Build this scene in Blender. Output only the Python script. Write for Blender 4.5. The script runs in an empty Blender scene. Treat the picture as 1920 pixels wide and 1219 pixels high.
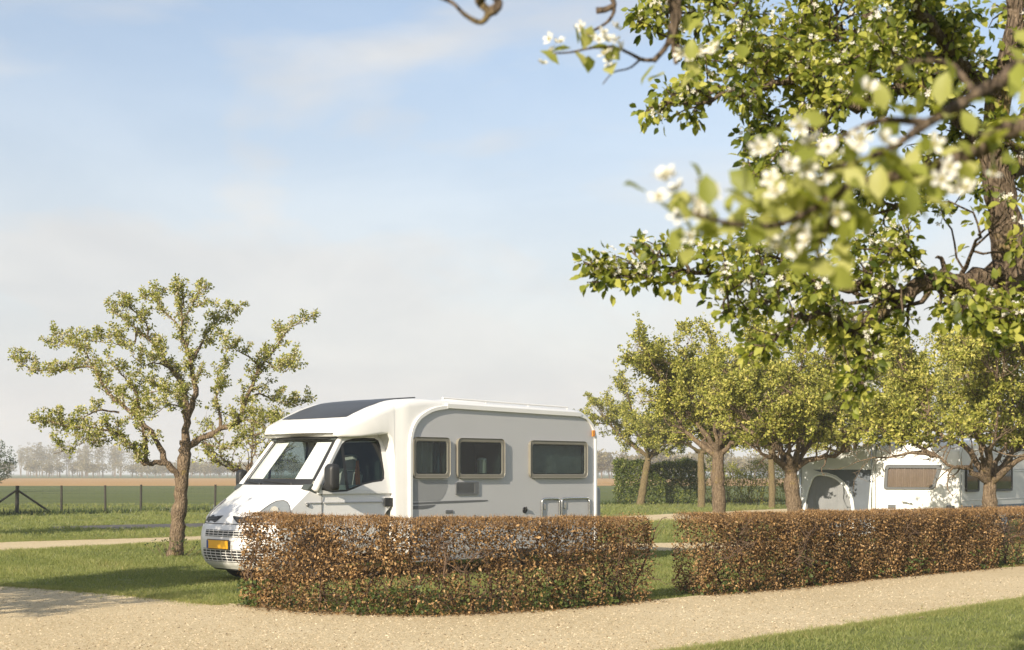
import bpy, bmesh, math, random
import numpy as np
from mathutils import Vector, Matrix
from mathutils.bvhtree import BVHTree

R = math.radians
scene = bpy.context.scene
COL = scene.collection

# ------------------------------------------------------------------ camera
FPX, EYE, HORIZ = 2700.0, 1.6, 888.0          # focal length in px of the 1920 px wide picture
cam_data = bpy.data.cameras.new('camera')
cam_data.sensor_width = 36.0
cam_data.lens = 36.0 * FPX / 1920.0
cam_data.shift_y = (HORIZ - 609.5) / 1920.0
cam_data.clip_start = 0.1
cam_data.clip_end = 8000
cam_data.dof.use_dof = True
cam_data.dof.focus_distance = 21.0
cam_data.dof.aperture_fstop = 5.6
cam = bpy.data.objects.new('camera', cam_data)
cam.location = (0, 0, EYE)
cam.rotation_euler = (R(90), 0, 0)
COL.objects.link(cam)
scene.camera = cam

# ------------------------------------------------------------------ light
SUN_EL, SUN_AZ = R(24), R(31)                 # azimuth: left of straight behind the camera
sun_vec = Vector((-math.sin(SUN_AZ) * math.cos(SUN_EL), -math.cos(SUN_AZ) * math.cos(SUN_EL), math.sin(SUN_EL)))
sd = bpy.data.lights.new('sun', 'SUN')
sd.energy = 5.0
sd.angle = R(0.53)
sd.color = (1.0, 0.89, 0.72)
so = bpy.data.objects.new('sun', sd)
so.rotation_euler = sun_vec.to_track_quat('Z', 'Y').to_euler()
so.location = (-20, -30, 30)
COL.objects.link(so)

world = bpy.data.worlds.new('World')
scene.world = world
world.use_nodes = True
wn, wl = world.node_tree.nodes, world.node_tree.links
wn.clear()
w_out = wn.new('ShaderNodeOutputWorld')
w_bg = wn.new('ShaderNodeBackground')
w_bg.inputs['Strength'].default_value = 0.118
w_sky = wn.new('ShaderNodeTexSky')
w_sky.sky_type = 'NISHITA'
w_sky.sun_disc = False
w_sky.sun_elevation = SUN_EL
w_sky.sun_rotation = math.pi + SUN_AZ
w_sky.air_density = 1.0
w_sky.dust_density = 1.2
w_sky.ozone_density = 1.6
w_tc = wn.new('ShaderNodeTexCoord')
w_sep = wn.new('ShaderNodeSeparateXYZ')
wl.new(w_tc.outputs['Generated'], w_sep.inputs[0])


def wmath(op, a, b=None, c=None, clamp=False):
    n = wn.new('ShaderNodeMath')
    n.operation = op
    n.use_clamp = clamp
    for i, x in enumerate((a, b, c)):
        if x is None:
            continue
        if hasattr(x, 'default_value') or hasattr(x, 'is_linked'):
            wl.new(x, n.inputs[i])
        else:
            n.inputs[i].default_value = x
    return n.outputs[0]


def wnoise(scale, stretch, detail, rough, dist, loc):
    mp = wn.new('ShaderNodeMapping')
    mp.inputs['Scale'].default_value = stretch
    mp.inputs['Location'].default_value = loc
    wl.new(w_tc.outputs['Generated'], mp.inputs[0])
    n = wn.new('ShaderNodeTexNoise')
    n.inputs['Scale'].default_value = scale
    n.inputs['Detail'].default_value = detail
    n.inputs['Roughness'].default_value = rough
    n.inputs['Distortion'].default_value = dist
    wl.new(mp.outputs[0], n.inputs['Vector'])
    return n.outputs['Fac']


def wsmooth(x, lo, hi):
    n = wn.new('ShaderNodeMapRange')
    n.interpolation_type = 'SMOOTHSTEP'
    n.inputs['From Min'].default_value = lo
    n.inputs['From Max'].default_value = hi
    wl.new(x, n.inputs['Value'])
    return n.outputs['Result']


cl_big = wnoise(3.2, (1, 1, 2.6), 5, 0.5, 0.35, (1.7, 0.4, 0.9))
cl_thin = wnoise(4.5, (1, 1, 5.0), 7, 0.62, 0.6, (0.3, 2.1, 0.2))
z_el = w_sep.outputs['Z']
low = wmath('SUBTRACT', 1.0, wsmooth(z_el, 0.02, 0.34))        # cloud cover thickens towards the horizon
big = wmath('MULTIPLY', wsmooth(wmath('ADD', cl_big, wmath('MULTIPLY', low, 0.34)), 0.46, 0.80), 0.92)
thin = wmath('MULTIPLY', wsmooth(cl_thin, 0.45, 0.75), 0.30)
veil = wmath('ADD', 0.24, wmath('MULTIPLY', low, 0.74))
cover = wmath('MAXIMUM', wmath('MAXIMUM', big, thin), veil, clamp=True)
cl_shade = wnoise(4.5, (1, 1, 2.6), 6, 0.55, 0.5, (4.1, 1.3, 2.9))
w_cmix = wn.new('ShaderNodeMix')
w_cmix.data_type = 'RGBA'
w_cmix.inputs['A'].default_value = (4.05, 4.05, 4.05, 1)
w_cmix.inputs['B'].default_value = (4.75, 4.66, 4.50, 1)
wl.new(wsmooth(cl_shade, 0.35, 0.68), w_cmix.inputs['Factor'])
w_mix = wn.new('ShaderNodeMix')
w_mix.data_type = 'RGBA'
wl.new(cover, w_mix.inputs['Factor'])
wl.new(w_sky.outputs[0], w_mix.inputs['A'])
wl.new(w_cmix.outputs['Result'], w_mix.inputs['B'])
wl.new(w_mix.outputs['Result'], w_bg.inputs['Color'])
wl.new(w_bg.outputs[0], w_out.inputs['Surface'])

scene.view_settings.view_transform = 'Standard'
scene.view_settings.look = 'None'
scene.view_settings.exposure = 0.63
scene.view_settings.gamma = 1.0
scene.view_settings.use_curve_mapping = False
scene.render.engine = 'CYCLES'
cy = scene.cycles
cy.use_denoising = True
cy.denoiser = 'OPENIMAGEDENOISE'
cy.max_bounces = 8
cy.diffuse_bounces = 3
cy.glossy_bounces = 3
cy.transmission_bounces = 4
cy.transparent_max_bounces = 8
cy.volume_bounces = 1
cy.sample_clamp_indirect = 6
cy.caustics_reflective = False
cy.caustics_refractive = False


def at(u, v, D):
    """the point at distance D ahead of the camera seen at photo pixel (u, v)"""
    return np.array([(u - 960.0) / FPX * D, D, EYE - (v - HORIZ) / FPX * D])


def proj(p):
    p = np.asarray(p)
    return 960 + FPX * p[..., 0] / p[..., 1], HORIZ - FPX * (p[..., 2] - EYE) / p[..., 1]


# ------------------------------------------------------------------ materials
def new_mat(name):
    m = bpy.data.materials.new(name)
    m.use_nodes = True
    nt = m.node_tree
    nt.nodes.clear()
    out = nt.nodes.new('ShaderNodeOutputMaterial')
    return m, nt, out


def nnode(nt, typ, **kw):
    n = nt.nodes.new(typ)
    for k, v in kw.items():
        if k in n.inputs:
            n.inputs[k].default_value = v
        else:
            setattr(n, k, v)
    return n


def ramp(nt, fac, stops):
    r = nt.nodes.new('ShaderNodeValToRGB')
    el = r.color_ramp.elements
    while len(el) < len(stops):
        el.new(0.5)
    for e, (p, c) in zip(el, stops):
        e.position = p
        e.color = (*c, 1)
    nt.links.new(fac, r.inputs[0])
    return r.outputs[0]


def simple(name, col, rough=0.5, metal=0.0, coat=0.0, spec=0.5, dirt=0.06, scale=6.0, bump=0.0, bscale=60.0):
    m, nt, out = new_mat(name)
    b = nnode(nt, 'ShaderNodeBsdfPrincipled', Roughness=rough, Metallic=metal)
    b.inputs['Specular IOR Level'].default_value = spec
    b.inputs['Coat Weight'].default_value = coat
    b.inputs['Coat Roughness'].default_value = 0.08
    tc = nnode(nt, 'ShaderNodeTexCoord')
    n = nnode(nt, 'ShaderNodeTexNoise', Scale=scale, Detail=5.0, Roughness=0.6)
    nt.links.new(tc.outputs['Object'], n.inputs['Vector'])
    c = np.array(col)
    nt.links.new(ramp(nt, n.outputs['Fac'], [(0.3, tuple(c * (1 - dirt))), (0.7, tuple(np.minimum(c * (1 + dirt), 1)))]), b.inputs['Base Color'])
    if bump:
        n2 = nnode(nt, 'ShaderNodeTexNoise', Scale=bscale, Detail=4.0)
        nt.links.new(tc.outputs['Object'], n2.inputs['Vector'])
        bp = nnode(nt, 'ShaderNodeBump', Strength=bump, Distance=0.02)
        nt.links.new(n2.outputs['Fac'], bp.inputs['Height'])
        nt.links.new(bp.outputs[0], b.inputs['Normal'])
    nt.links.new(b.outputs[0], out.inputs['Surface'])
    return m


def leafy(name, stops, trans=0.35, tcol=None, rough=0.5, spec=0.3):
    """a leaf: tint attribute picks the colour, part of the light passes through"""
    m, nt, out = new_mat(name)
    a = nnode(nt, 'ShaderNodeAttribute')
    a.attribute_name = 'tint'
    col = ramp(nt, a.outputs['Fac'], stops)
    b = nnode(nt, 'ShaderNodeBsdfPrincipled', Roughness=rough)
    b.inputs['Specular IOR Level'].default_value = spec
    nt.links.new(col, b.inputs['Base Color'])
    if trans > 0:
        t = nnode(nt, 'ShaderNodeBsdfTranslucent')
        mx = nnode(nt, 'ShaderNodeMix', data_type='RGBA', blend_type='MULTIPLY')
        mx.inputs['Factor'].default_value = 1.0
        mx.inputs['B'].default_value = (*(tcol or (1.5, 1.5, 0.7)), 1)
        nt.links.new(col, mx.inputs['A'])
        nt.links.new(mx.outputs['Result'], t.inputs['Color'])
        ms = nnode(nt, 'ShaderNodeMixShader')
        ms.inputs[0].default_value = trans
        nt.links.new(b.outputs[0], ms.inputs[1])
        nt.links.new(t.outputs[0], ms.inputs[2])
        nt.links.new(ms.outputs[0], out.inputs['Surface'])
    else:
        nt.links.new(b.outputs[0], out.inputs['Surface'])
    return m


def bark_mat(name, dark, light, lichen, lich_lo=0.56, scale=1.0):
    m, nt, out = new_mat(name)
    tc = nnode(nt, 'ShaderNodeTexCoord')
    mp = nnode(nt, 'ShaderNodeMapping')
    mp.inputs['Scale'].default_value = (1, 1, 0.35)
    nt.links.new(tc.outputs['Object'], mp.inputs[0])
    n1 = nnode(nt, 'ShaderNodeTexNoise', Scale=26.0 * scale, Detail=6.0, Roughness=0.65)
    nt.links.new(mp.outputs[0], n1.inputs['Vector'])
    vo = nnode(nt, 'ShaderNodeTexVoronoi', Scale=30.0 * scale)
    vo.feature = 'DISTANCE_TO_EDGE'
    nt.links.new(mp.outputs[0], vo.inputs['Vector'])
    n2 = nnode(nt, 'ShaderNodeTexNoise', Scale=3.5, Detail=5.0, Roughness=0.6)
    nt.links.new(tc.outputs['Object'], n2.inputs['Vector'])
    c1 = ramp(nt, n1.outputs['Fac'], [(0.3, dark), (0.7, light)])
    mask = ramp(nt, n2.outputs['Fac'], [(lich_lo, (0, 0, 0)), (lich_lo + 0.1, (0.75, 0.75, 0.75))])
    mx = nnode(nt, 'ShaderNodeMix', data_type='RGBA')
    nt.links.new(mask, mx.inputs['Factor'])
    nt.links.new(c1, mx.inputs['A'])
    mx.inputs['B'].default_value = (*lichen, 1)
    b = nnode(nt, 'ShaderNodeBsdfPrincipled', Roughness=0.9)
    b.inputs['Specular IOR Level'].default_value = 0.15
    nt.links.new(mx.outputs['Result'], b.inputs['Base Color'])
    crack = ramp(nt, vo.outputs['Distance'], [(0.0, (0, 0, 0)), (0.25, (1, 1, 1))])
    ad = nnode(nt, 'ShaderNodeMath', operation='ADD')
    nt.links.new(crack, ad.inputs[0])
    nt.links.new(n1.outputs['Fac'], ad.inputs[1])
    bp = nnode(nt, 'ShaderNodeBump', Strength=0.9, Distance=0.02)
    nt.links.new(ad.outputs[0], bp.inputs['Height'])
    nt.links.new(bp.outputs[0], b.inputs['Normal'])
    nt.links.new(b.outputs[0], out.inputs['Surface'])
    return m


def ground_mat(name, big, small, big_scale, small_scale, rough=0.95, bump=0.5, bd=0.02, stretch=(1, 1, 1), mixf=0.5):
    m, nt, out = new_mat(name)
    tc = nnode(nt, 'ShaderNodeTexCoord')
    mp = nnode(nt, 'ShaderNodeMapping')
    mp.inputs['Scale'].default_value = stretch
    nt.links.new(tc.outputs['Object'], mp.inputs[0])
    n1 = nnode(nt, 'ShaderNodeTexNoise', Scale=big_scale, Detail=6.0, Roughness=0.6)
    n2 = nnode(nt, 'ShaderNodeTexNoise', Scale=small_scale, Detail=5.0, Roughness=0.7)
    nt.links.new(mp.outputs[0], n1.inputs['Vector'])
    nt.links.new(tc.outputs['Object'], n2.inputs['Vector'])
    c1 = ramp(nt, n1.outputs['Fac'], big)
    c2 = ramp(nt, n2.outputs['Fac'], small)
    mx = nnode(nt, 'ShaderNodeMix', data_type='RGBA')
    mx.inputs['Factor'].default_value = mixf
    nt.links.new(c1, mx.inputs['A'])
    nt.links.new(c2, mx.inputs['B'])
    b = nnode(nt, 'ShaderNodeBsdfPrincipled', Roughness=rough)
    b.inputs['Specular IOR Level'].default_value = 0.1
    nt.links.new(mx.outputs['Result'], b.inputs['Base Color'])
    bp = nnode(nt, 'ShaderNodeBump', Strength=bump, Distance=bd)
    nt.links.new(n2.outputs['Fac'], bp.inputs['Height'])
    nt.links.new(bp.outputs[0], b.inputs['Normal'])
    nt.links.new(b.outputs[0], out.inputs['Surface'])
    return m


def glass_mat(name, tint, gloss_rough=0.02, ior=1.5):
    m, nt, out = new_mat(name)
    t = nnode(nt, 'ShaderNodeBsdfTransparent')
    t.inputs['Color'].default_value = (*tint, 1)
    g = nnode(nt, 'ShaderNodeBsdfGlossy', Roughness=gloss_rough)
    f = nnode(nt, 'ShaderNodeFresnel', IOR=ior)
    ms = nnode(nt, 'ShaderNodeMixShader')
    geo = nnode(nt, 'ShaderNodeNewGeometry')
    inv = nnode(nt, 'ShaderNodeMath', operation='SUBTRACT')
    inv.inputs[0].default_value = 1.0
    nt.links.new(geo.outputs['Backfacing'], inv.inputs[1])
    mul = nnode(nt, 'ShaderNodeMath', operation='MULTIPLY')
    nt.links.new(f.outputs[0], mul.inputs[0])
    nt.links.new(inv.outputs[0], mul.inputs[1])
    nt.links.new(mul.outputs[0], ms.inputs[0])
    nt.links.new(t.outputs[0], ms.inputs[1])
    nt.links.new(g.outputs[0], ms.inputs[2])
    nt.links.new(ms.outputs[0], out.inputs['Surface'])
    return m


M = {}
M['lawn'] = ground_mat('lawn', [(0.3, (0.135, 0.165, 0.050)), (0.5, (0.205, 0.220, 0.080)), (0.7, (0.30, 0.265, 0.125))],
                       [(0.3, (0.095, 0.120, 0.034)), (0.7, (0.28, 0.295, 0.110))], 0.55, 38.0, bump=0.8, bd=0.03)
M['meadow'] = ground_mat('meadow', [(0.3, (0.075, 0.110, 0.034)), (0.7, (0.155, 0.165, 0.06))],
                         [(0.3, (0.06, 0.09, 0.024)), (0.7, (0.15, 0.16, 0.055))], 0.16, 5.0, bump=0.6, bd=0.1, stretch=(0.35, 1, 1))
M['far_meadow'] = ground_mat('far_meadow', [(0.3, (0.07, 0.11, 0.05)), (0.7, (0.12, 0.15, 0.07))],
                             [(0.3, (0.07, 0.11, 0.05)), (0.7, (0.12, 0.14, 0.07))], 0.02, 0.6, bump=0.2, stretch=(0.3, 1, 1))
M['soil'] = ground_mat('soil', [(0.3, (0.32, 0.185, 0.070)), (0.7, (0.48, 0.30, 0.125))],
                       [(0.3, (0.24, 0.135, 0.05)), (0.7, (0.54, 0.345, 0.15))], 0.06, 1.2, bump=0.7, bd=0.15, stretch=(0.4, 1, 1))
M['gravel'] = ground_mat('gravel', [(0.3, (0.45, 0.35, 0.20)), (0.5, (0.57, 0.46, 0.28)), (0.7, (0.68, 0.57, 0.38))],
                         [(0.34, (0.33, 0.245, 0.125)), (0.5, (0.60, 0.48, 0.295)), (0.68, (0.80, 0.69, 0.49))], 0.35, 30.0, bump=0.8, bd=0.02, mixf=0.62)
M['asphalt'] = ground_mat('asphalt', [(0.3, (0.085, 0.082, 0.080)), (0.7, (0.135, 0.128, 0.120))],
                          [(0.3, (0.07, 0.068, 0.066)), (0.7, (0.15, 0.142, 0.135))], 0.5, 60.0, bump=0.3, bd=0.01)
M['bark'] = bark_mat('bark', (0.085, 0.060, 0.040), (0.29, 0.215, 0.142), (0.27, 0.20, 0.07), 0.60)
M['bark_young'] = bark_mat('bark_young', (0.115, 0.085, 0.045), (0.27, 0.21, 0.115), (0.22, 0.18, 0.07), 0.55, 1.4)
M['bark_big'] = bark_mat('bark_big', (0.065, 0.047, 0.034), (0.215, 0.160, 0.110), (0.27, 0.20, 0.065), 0.60, 1.6)
LEAF = [(0.0, (0.055, 0.080, 0.016)), (0.5, (0.135, 0.155, 0.030)), (1.0, (0.225, 0.215, 0.055))]
M['leaf'] = leafy('leaf', [(0.0, (0.095, 0.105, 0.018)), (0.5, (0.275, 0.285, 0.05)), (1.0, (0.52, 0.47, 0.13))], 0.28)
M['leaf_pale'] = leafy('leaf_pale', [(0.0, (0.12, 0.135, 0.026)), (0.5, (0.275, 0.295, 0.065)), (1.0, (0.50, 0.46, 0.16))], 0.36)
M['leaf_big'] = leafy('leaf_big', [(0.0, (0.055, 0.080, 0.013)), (0.5, (0.200, 0.230, 0.032)), (1.0, (0.43, 0.42, 0.09))], 0.40)
M['leaf_hedge'] = leafy('leaf_hedge', [(0.0, (0.03, 0.05, 0.012)), (0.5, (0.105, 0.145, 0.03)), (1.0, (0.24, 0.25, 0.06))], 0.25, spec=0.4, rough=0.4)
M['leaf_near'] = leafy('leaf_near', [(0.0, (0.13, 0.155, 0.025)), (0.5, (0.27, 0.29, 0.055)), (1.0, (0.42, 0.41, 0.14))], 0.42)
M['leaf_dark'] = leafy('leaf_dark', [(0.0, (0.022, 0.042, 0.012)), (0.5, (0.055, 0.085, 0.02)), (1.0, (0.13, 0.145, 0.03))], 0.2, spec=0.4, rough=0.4)
M['leaf_far'] = leafy('leaf_far', [(0.0, (0.12, 0.11, 0.06)), (0.5, (0.20, 0.175, 0.095)), (1.0, (0.28, 0.23, 0.12))], 0.2)
M['leaf_brown'] = leafy('leaf_brown', [(0.0, (0.030, 0.018, 0.010)), (0.35, (0.125, 0.078, 0.033)), (0.7, (0.345, 0.208, 0.085)), (1.0, (0.54, 0.36, 0.175))], 0.25, tcol=(1.3, 1.0, 0.7))
M['weed'] = leafy('weed', [(0.0, (0.025, 0.045, 0.012)), (0.6, (0.08, 0.115, 0.03)), (1.0, (0.17, 0.19, 0.05))], 0.3)
M['grass'] = leafy('grass', [(0.0, (0.13, 0.16, 0.048)), (0.5, (0.235, 0.26, 0.088)), (0.9, (0.33, 0.32, 0.125)), (1.0, (0.45, 0.38, 0.20))], 0.42)
M['petal'] = leafy('petal', [(0.0, (0.62, 0.58, 0.48)), (0.5, (0.76, 0.74, 0.66)), (1.0, (0.82, 0.80, 0.75))], 0.35, tcol=(1.05, 1.0, 0.9))
M['blossom_far'] = leafy('blossom_far', [(0.0, (0.42, 0.34, 0.20)), (0.5, (0.58, 0.52, 0.35)), (1.0, (0.72, 0.68, 0.55))], 0.3, tcol=(1.05, 1.0, 0.8))
M['stamen'] = simple('stamen', (0.42, 0.36, 0.10), 0.7)
M['hedge_twig'] = simple('hedge_twig', (0.105, 0.066, 0.040), 0.85, dirt=0.35, scale=9)
M['hedge_tip'] = leafy('hedge_tip', [(0.0, (0.13, 0.065, 0.028)), (0.5, (0.25, 0.142, 0.058)), (1.0, (0.40, 0.245, 0.10))], 0.0)
M['pebble'] = leafy('pebble', [(0.0, (0.12, 0.085, 0.05)), (0.45, (0.36, 0.275, 0.16)), (1.0, (0.70, 0.59, 0.42))], 0.0, rough=0.8)
M['van_white'] = simple('van_white', (0.72, 0.71, 0.69), 0.28, coat=0.35, dirt=0.025, scale=2.5)
M['grp_white'] = simple('grp_white', (0.73, 0.72, 0.695), 0.32, coat=0.25, dirt=0.03, scale=1.8)
M['side_grey'] = simple('side_grey', (0.465, 0.465, 0.47), 0.38, coat=0.15, dirt=0.03, scale=1.2)
M['decal'] = simple('decal', (0.27, 0.275, 0.28), 0.35, dirt=0.03)
M['decal_dark'] = simple('decal_dark', (0.12, 0.125, 0.13), 0.35, dirt=0.03)
M['black_plastic'] = simple('black_plastic', (0.014, 0.015, 0.016), 0.5, dirt=0.2)
M['rubber'] = simple('rubber', (0.018, 0.018, 0.018), 0.8, dirt=0.2, bump=0.3)
M['grey_plastic'] = simple('grey_plastic', (0.165, 0.16, 0.14), 0.42, dirt=0.08)
M['frame_beige'] = simple('frame_beige', (0.20, 0.185, 0.15), 0.4, dirt=0.06)
M['bumper_grey'] = simple('bumper_grey', (0.33, 0.33, 0.34), 0.5, dirt=0.06)
M['chrome'] = simple('chrome', (0.72, 0.72, 0.70), 0.22, metal=1.0, dirt=0.04)
M['plate'] = simple('plate', (0.83, 0.42, 0.012), 0.4, dirt=0.015)
M['plate_blue'] = simple('plate_blue', (0.02, 0.06, 0.30), 0.4, dirt=0.02)
M['lamp_red'] = simple('lamp_red', (0.35, 0.02, 0.012), 0.25, dirt=0.03)
M['lamp_amber'] = simple('lamp_amber', (0.62, 0.22, 0.03), 0.25, dirt=0.03)
M['seam'] = simple('seam', (0.03, 0.03, 0.03), 0.8, dirt=0.1)
M['skylight'] = simple('skylight', (0.040, 0.041, 0.043), 0.38, dirt=0.15, spec=0.3)
M['interior'] = simple('interior', (0.045, 0.055, 0.053), 0.8, dirt=0.2)
M['blind'] = simple('blind', (0.80, 0.81, 0.80), 0.7, dirt=0.03)
M['silver_blind'] = simple('silver_blind', (0.30, 0.325, 0.32), 0.5, metal=0.2, dirt=0.12, scale=14, bump=0.25, bscale=9)
M['curtain'] = simple('curtain', (0.42, 0.41, 0.38), 0.9, dirt=0.12)
M['curtain_tan'] = simple('curtain_tan', (0.38, 0.325, 0.28), 0.9, dirt=0.1)
M['curtain_blue'] = simple('curtain_blue', (0.03, 0.10, 0.15), 0.9, dirt=0.1)
M['orange_cloth'] = simple('orange_cloth', (0.60, 0.19, 0.04), 0.8, dirt=0.1)
M['tank'] = simple('tank', (0.60, 0.58, 0.50), 0.6, dirt=0.06)
M['pane'] = glass_mat('pane', (0.60, 0.66, 0.64))
M['windscreen'] = glass_mat('windscreen', (0.82, 0.84, 0.83))
M['pane_clear'] = glass_mat('pane_clear', (0.78, 0.76, 0.74))
M['lamp_glass'] = glass_mat('lamp_glass', (0.85, 0.87, 0.87))
M['reflector'] = simple('reflector', (0.34, 0.35, 0.36), 0.45, metal=0.25, dirt=0.1, scale=25)
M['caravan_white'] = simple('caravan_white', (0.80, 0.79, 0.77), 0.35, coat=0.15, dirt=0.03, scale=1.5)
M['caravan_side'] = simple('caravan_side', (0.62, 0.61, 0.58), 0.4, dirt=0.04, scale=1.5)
M['stripe_blue'] = simple('stripe_blue', (0.02, 0.07, 0.13), 0.35, dirt=0.05)
M['tent_white'] = simple('tent_white', (0.58, 0.59, 0.58), 0.75, dirt=0.06, scale=2.5, bump=0.25, bscale=5)
M['tent_grey'] = simple('tent_grey', (0.095, 0.11, 0.13), 0.7, dirt=0.10, scale=3)
M['tent_pale'] = simple('tent_pale', (0.20, 0.205, 0.21), 0.75, dirt=0.08, scale=3, bump=0.4, bscale=4)
M['post'] = simple('post', (0.040, 0.036, 0.028), 0.85, dirt=0.3, scale=12)
M['wire'] = simple('wire', (0.12, 0.13, 0.13), 0.5, metal=0.6)


# ------------------------------------------------------------------ mesh helpers
class MB:
    """collects shapes; build() links them as ONE mesh object"""

    def __init__(self):
        self.v, self.f, self.n = [], [], 0

    def add(self, verts, faces, mat=0, tint=0.5):
        verts = np.asarray(verts, dtype=np.float64).reshape(-1, 3)
        t = np.full(len(verts), tint, dtype=np.float32) if np.isscalar(tint) else np.asarray(tint, dtype=np.float32)
        self.v.append((verts, t))
        groups = {}
        if isinstance(faces, np.ndarray):
            groups[faces.shape[1]] = faces
        else:
            for fc in faces:
                groups.setdefault(len(fc), []).append(fc)
        for k, g in groups.items():
            self.f.append((np.asarray(g, dtype=np.int64) + self.n, mat))
        self.n += len(verts)
        return self

    def mesh(self, name, mats, smooth=False, sharp=None, tint=True):
        me = bpy.data.meshes.new(name)
        V = np.concatenate([a for a, _ in self.v]) if self.v else np.zeros((0, 3))
        T = np.concatenate([b for _, b in self.v]) if self.v else np.zeros(0)
        loops = np.concatenate([f.ravel() for f, _ in self.f])
        tot = np.concatenate([np.full(len(f), f.shape[1]) for f, _ in self.f])
        mi = np.concatenate([np.full(len(f), m) for f, m in self.f])
        start = np.concatenate([[0], np.cumsum(tot)[:-1]])
        me.vertices.add(len(V))
        me.vertices.foreach_set('co', V.astype(np.float32).ravel())
        me.loops.add(len(loops))
        me.loops.foreach_set('vertex_index', loops.astype(np.int32))
        me.polygons.add(len(tot))
        me.polygons.foreach_set('loop_start', start.astype(np.int32))
        me.polygons.foreach_set('loop_total', tot.astype(np.int32))
        me.polygons.foreach_set('material_index', mi.astype(np.int32))
        for m in (mats if isinstance(mats, (list, tuple)) else [mats]):
            me.materials.append(m)
        if tint:
            at_ = me.attributes.new('tint', 'FLOAT', 'POINT')
            at_.data.foreach_set('value', T.astype(np.float32))
        me.update(calc_edges=True)
        me.polygons.foreach_set('use_smooth', np.full(len(tot), bool(smooth)))
        if smooth and sharp:
            me.set_sharp_from_angle(angle=R(sharp))
        me.validate()
        return me

    def build(self, name, mats, parent=None, smooth=False, sharp=None, bevel=0.0, segs=2):
        ob = bpy.data.objects.new(name, self.mesh(name, mats, smooth, sharp))
        COL.objects.link(ob)
        if parent:
            ob.parent = parent
        if bevel:
            bv = ob.modifiers.new('bevel', 'BEVEL')
            bv.width = bevel
            bv.segments = segs
            bv.limit_method = 'ANGLE'
            bv.angle_limit = R(40)
        return ob


def tag(o, label=None, cat=None, group=None, kind=None):
    if label:
        o['label'] = label
    if cat:
        o['category'] = cat
    if group:
        o['group'] = group
    if kind:
        o['kind'] = kind
    return o


def thing(name, label, cat, loc=(0, 0, 0), rz=0.0, group=None):
    o = bpy.data.objects.new(name, None)
    o.empty_display_size = 0.2
    COL.objects.link(o)
    o.location = tuple(float(x) for x in loc)
    o.rotation_euler = (0, 0, rz)
    return tag(o, label, cat, group)


def copy_child(o, parent):
    c = o.copy()
    COL.objects.link(c)
    c.parent = parent
    return c


BOXF = [(0, 3, 2, 1), (4, 5, 6, 7), (0, 1, 5, 4), (1, 2, 6, 5), (2, 3, 7, 6), (3, 0, 4, 7)]


def box(mb, lo, hi, mat=0, tint=0.5):
    x0, y0, z0 = lo
    x1, y1, z1 = hi
    mb.add([(x0, y0, z0), (x1, y0, z0), (x1, y1, z0), (x0, y1, z0), (x0, y0, z1), (x1, y0, z1), (x1, y1, z1), (x0, y1, z1)], BOXF, mat, tint)
    return mb


def nrm(a):
    return a / np.maximum(np.linalg.norm(a, axis=-1, keepdims=True), 1e-9)


def tube(mb, pts, rad, sides=6, mat=0, cap=True, tint=0.5, flat=None):
    pts = np.asarray(pts, dtype=float)
    n = len(pts)
    rad = np.full(n, rad, dtype=float) if np.isscalar(rad) else np.asarray(rad, dtype=float)
    tan = np.zeros_like(pts)
    tan[1:-1] = pts[2:] - pts[:-2]
    tan[0] = pts[1] - pts[0]
    tan[-1] = pts[-1] - pts[-2]
    tan = nrm(tan)
    ref = np.array([0, 0, 1.0]) if abs(tan[0][2]) < 0.9 else np.array([1.0, 0, 0])
    a = nrm(np.cross(tan[0], ref))
    ang = np.arange(sides) / sides * 2 * math.pi
    vs = []
    for i in range(n):
        a = nrm(a - tan[i] * np.dot(a, tan[i]))
        b = np.cross(tan[i], a)
        vs.append(pts[i] + rad[i] * (np.cos(ang)[:, None] * a + np.sin(ang)[:, None] * b))
    vs = np.concatenate(vs)
    fs = []
    for i in range(n - 1):
        for j in range(sides):
            k = (j + 1) % sides
            fs.append((i * sides + j, i * sides + k, (i + 1) * sides + k, (i + 1) * sides + j))
    if cap:
        fs.append(tuple(range(sides))[::-1])
        fs.append(tuple((n - 1) * sides + j for j in range(sides)))
    mb.add(vs, fs, mat, tint)


def smooth_path(pts, n=None, step=None):
    """Catmull-Rom through the points"""
    P = np.asarray(pts, dtype=float)
    if len(P) < 3:
        k = n or 3
        t = np.linspace(0, 1, k)[:, None]
        return P[0] * (1 - t) + P[-1] * t
    Q = np.vstack([2 * P[0] - P[1], P, 2 * P[-1] - P[-2]])
    out = []
    sub = n or 4
    for i in range(len(P) - 1):
        p0, p1, p2, p3 = Q[i], Q[i + 1], Q[i + 2], Q[i + 3]
        for t in np.linspace(0, 1, sub, endpoint=False):
            out.append(0.5 * (2 * p1 + (p2 - p0) * t + (2 * p0 - 5 * p1 + 4 * p2 - p3) * t * t + (3 * p1 - p0 - 3 * p2 + p3) * t ** 3))
    out.append(P[-1])
    return np.array(out)


LEAF8 = np.array([(0, 0, 0), (0, .38, -.04), (0, .72, -.05), (0, 1, -.16), (-.5, .36, .06), (-.40, .70, .03), (.5, .36, .06), (.40, .70, .03)])
LEAF8F = [(0, 1, 4), (0, 6, 1), (1, 2, 5, 4), (1, 6, 7, 2), (2, 3, 5), (2, 7, 3)]
LEAF4 = np.array([(0, 0, 0), (.5, .5, .10), (0, 1, -.05), (-.5, .5, .10)])
LEAF4F = [(0, 1, 2), (0, 2, 3)]


def frames(axis, normal):
    y = nrm(axis)
    x = nrm(np.cross(y, normal))
    z = np.cross(x, y)
    return np.stack([x, y, z], axis=1)          # rows: local x, y, z in world


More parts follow.
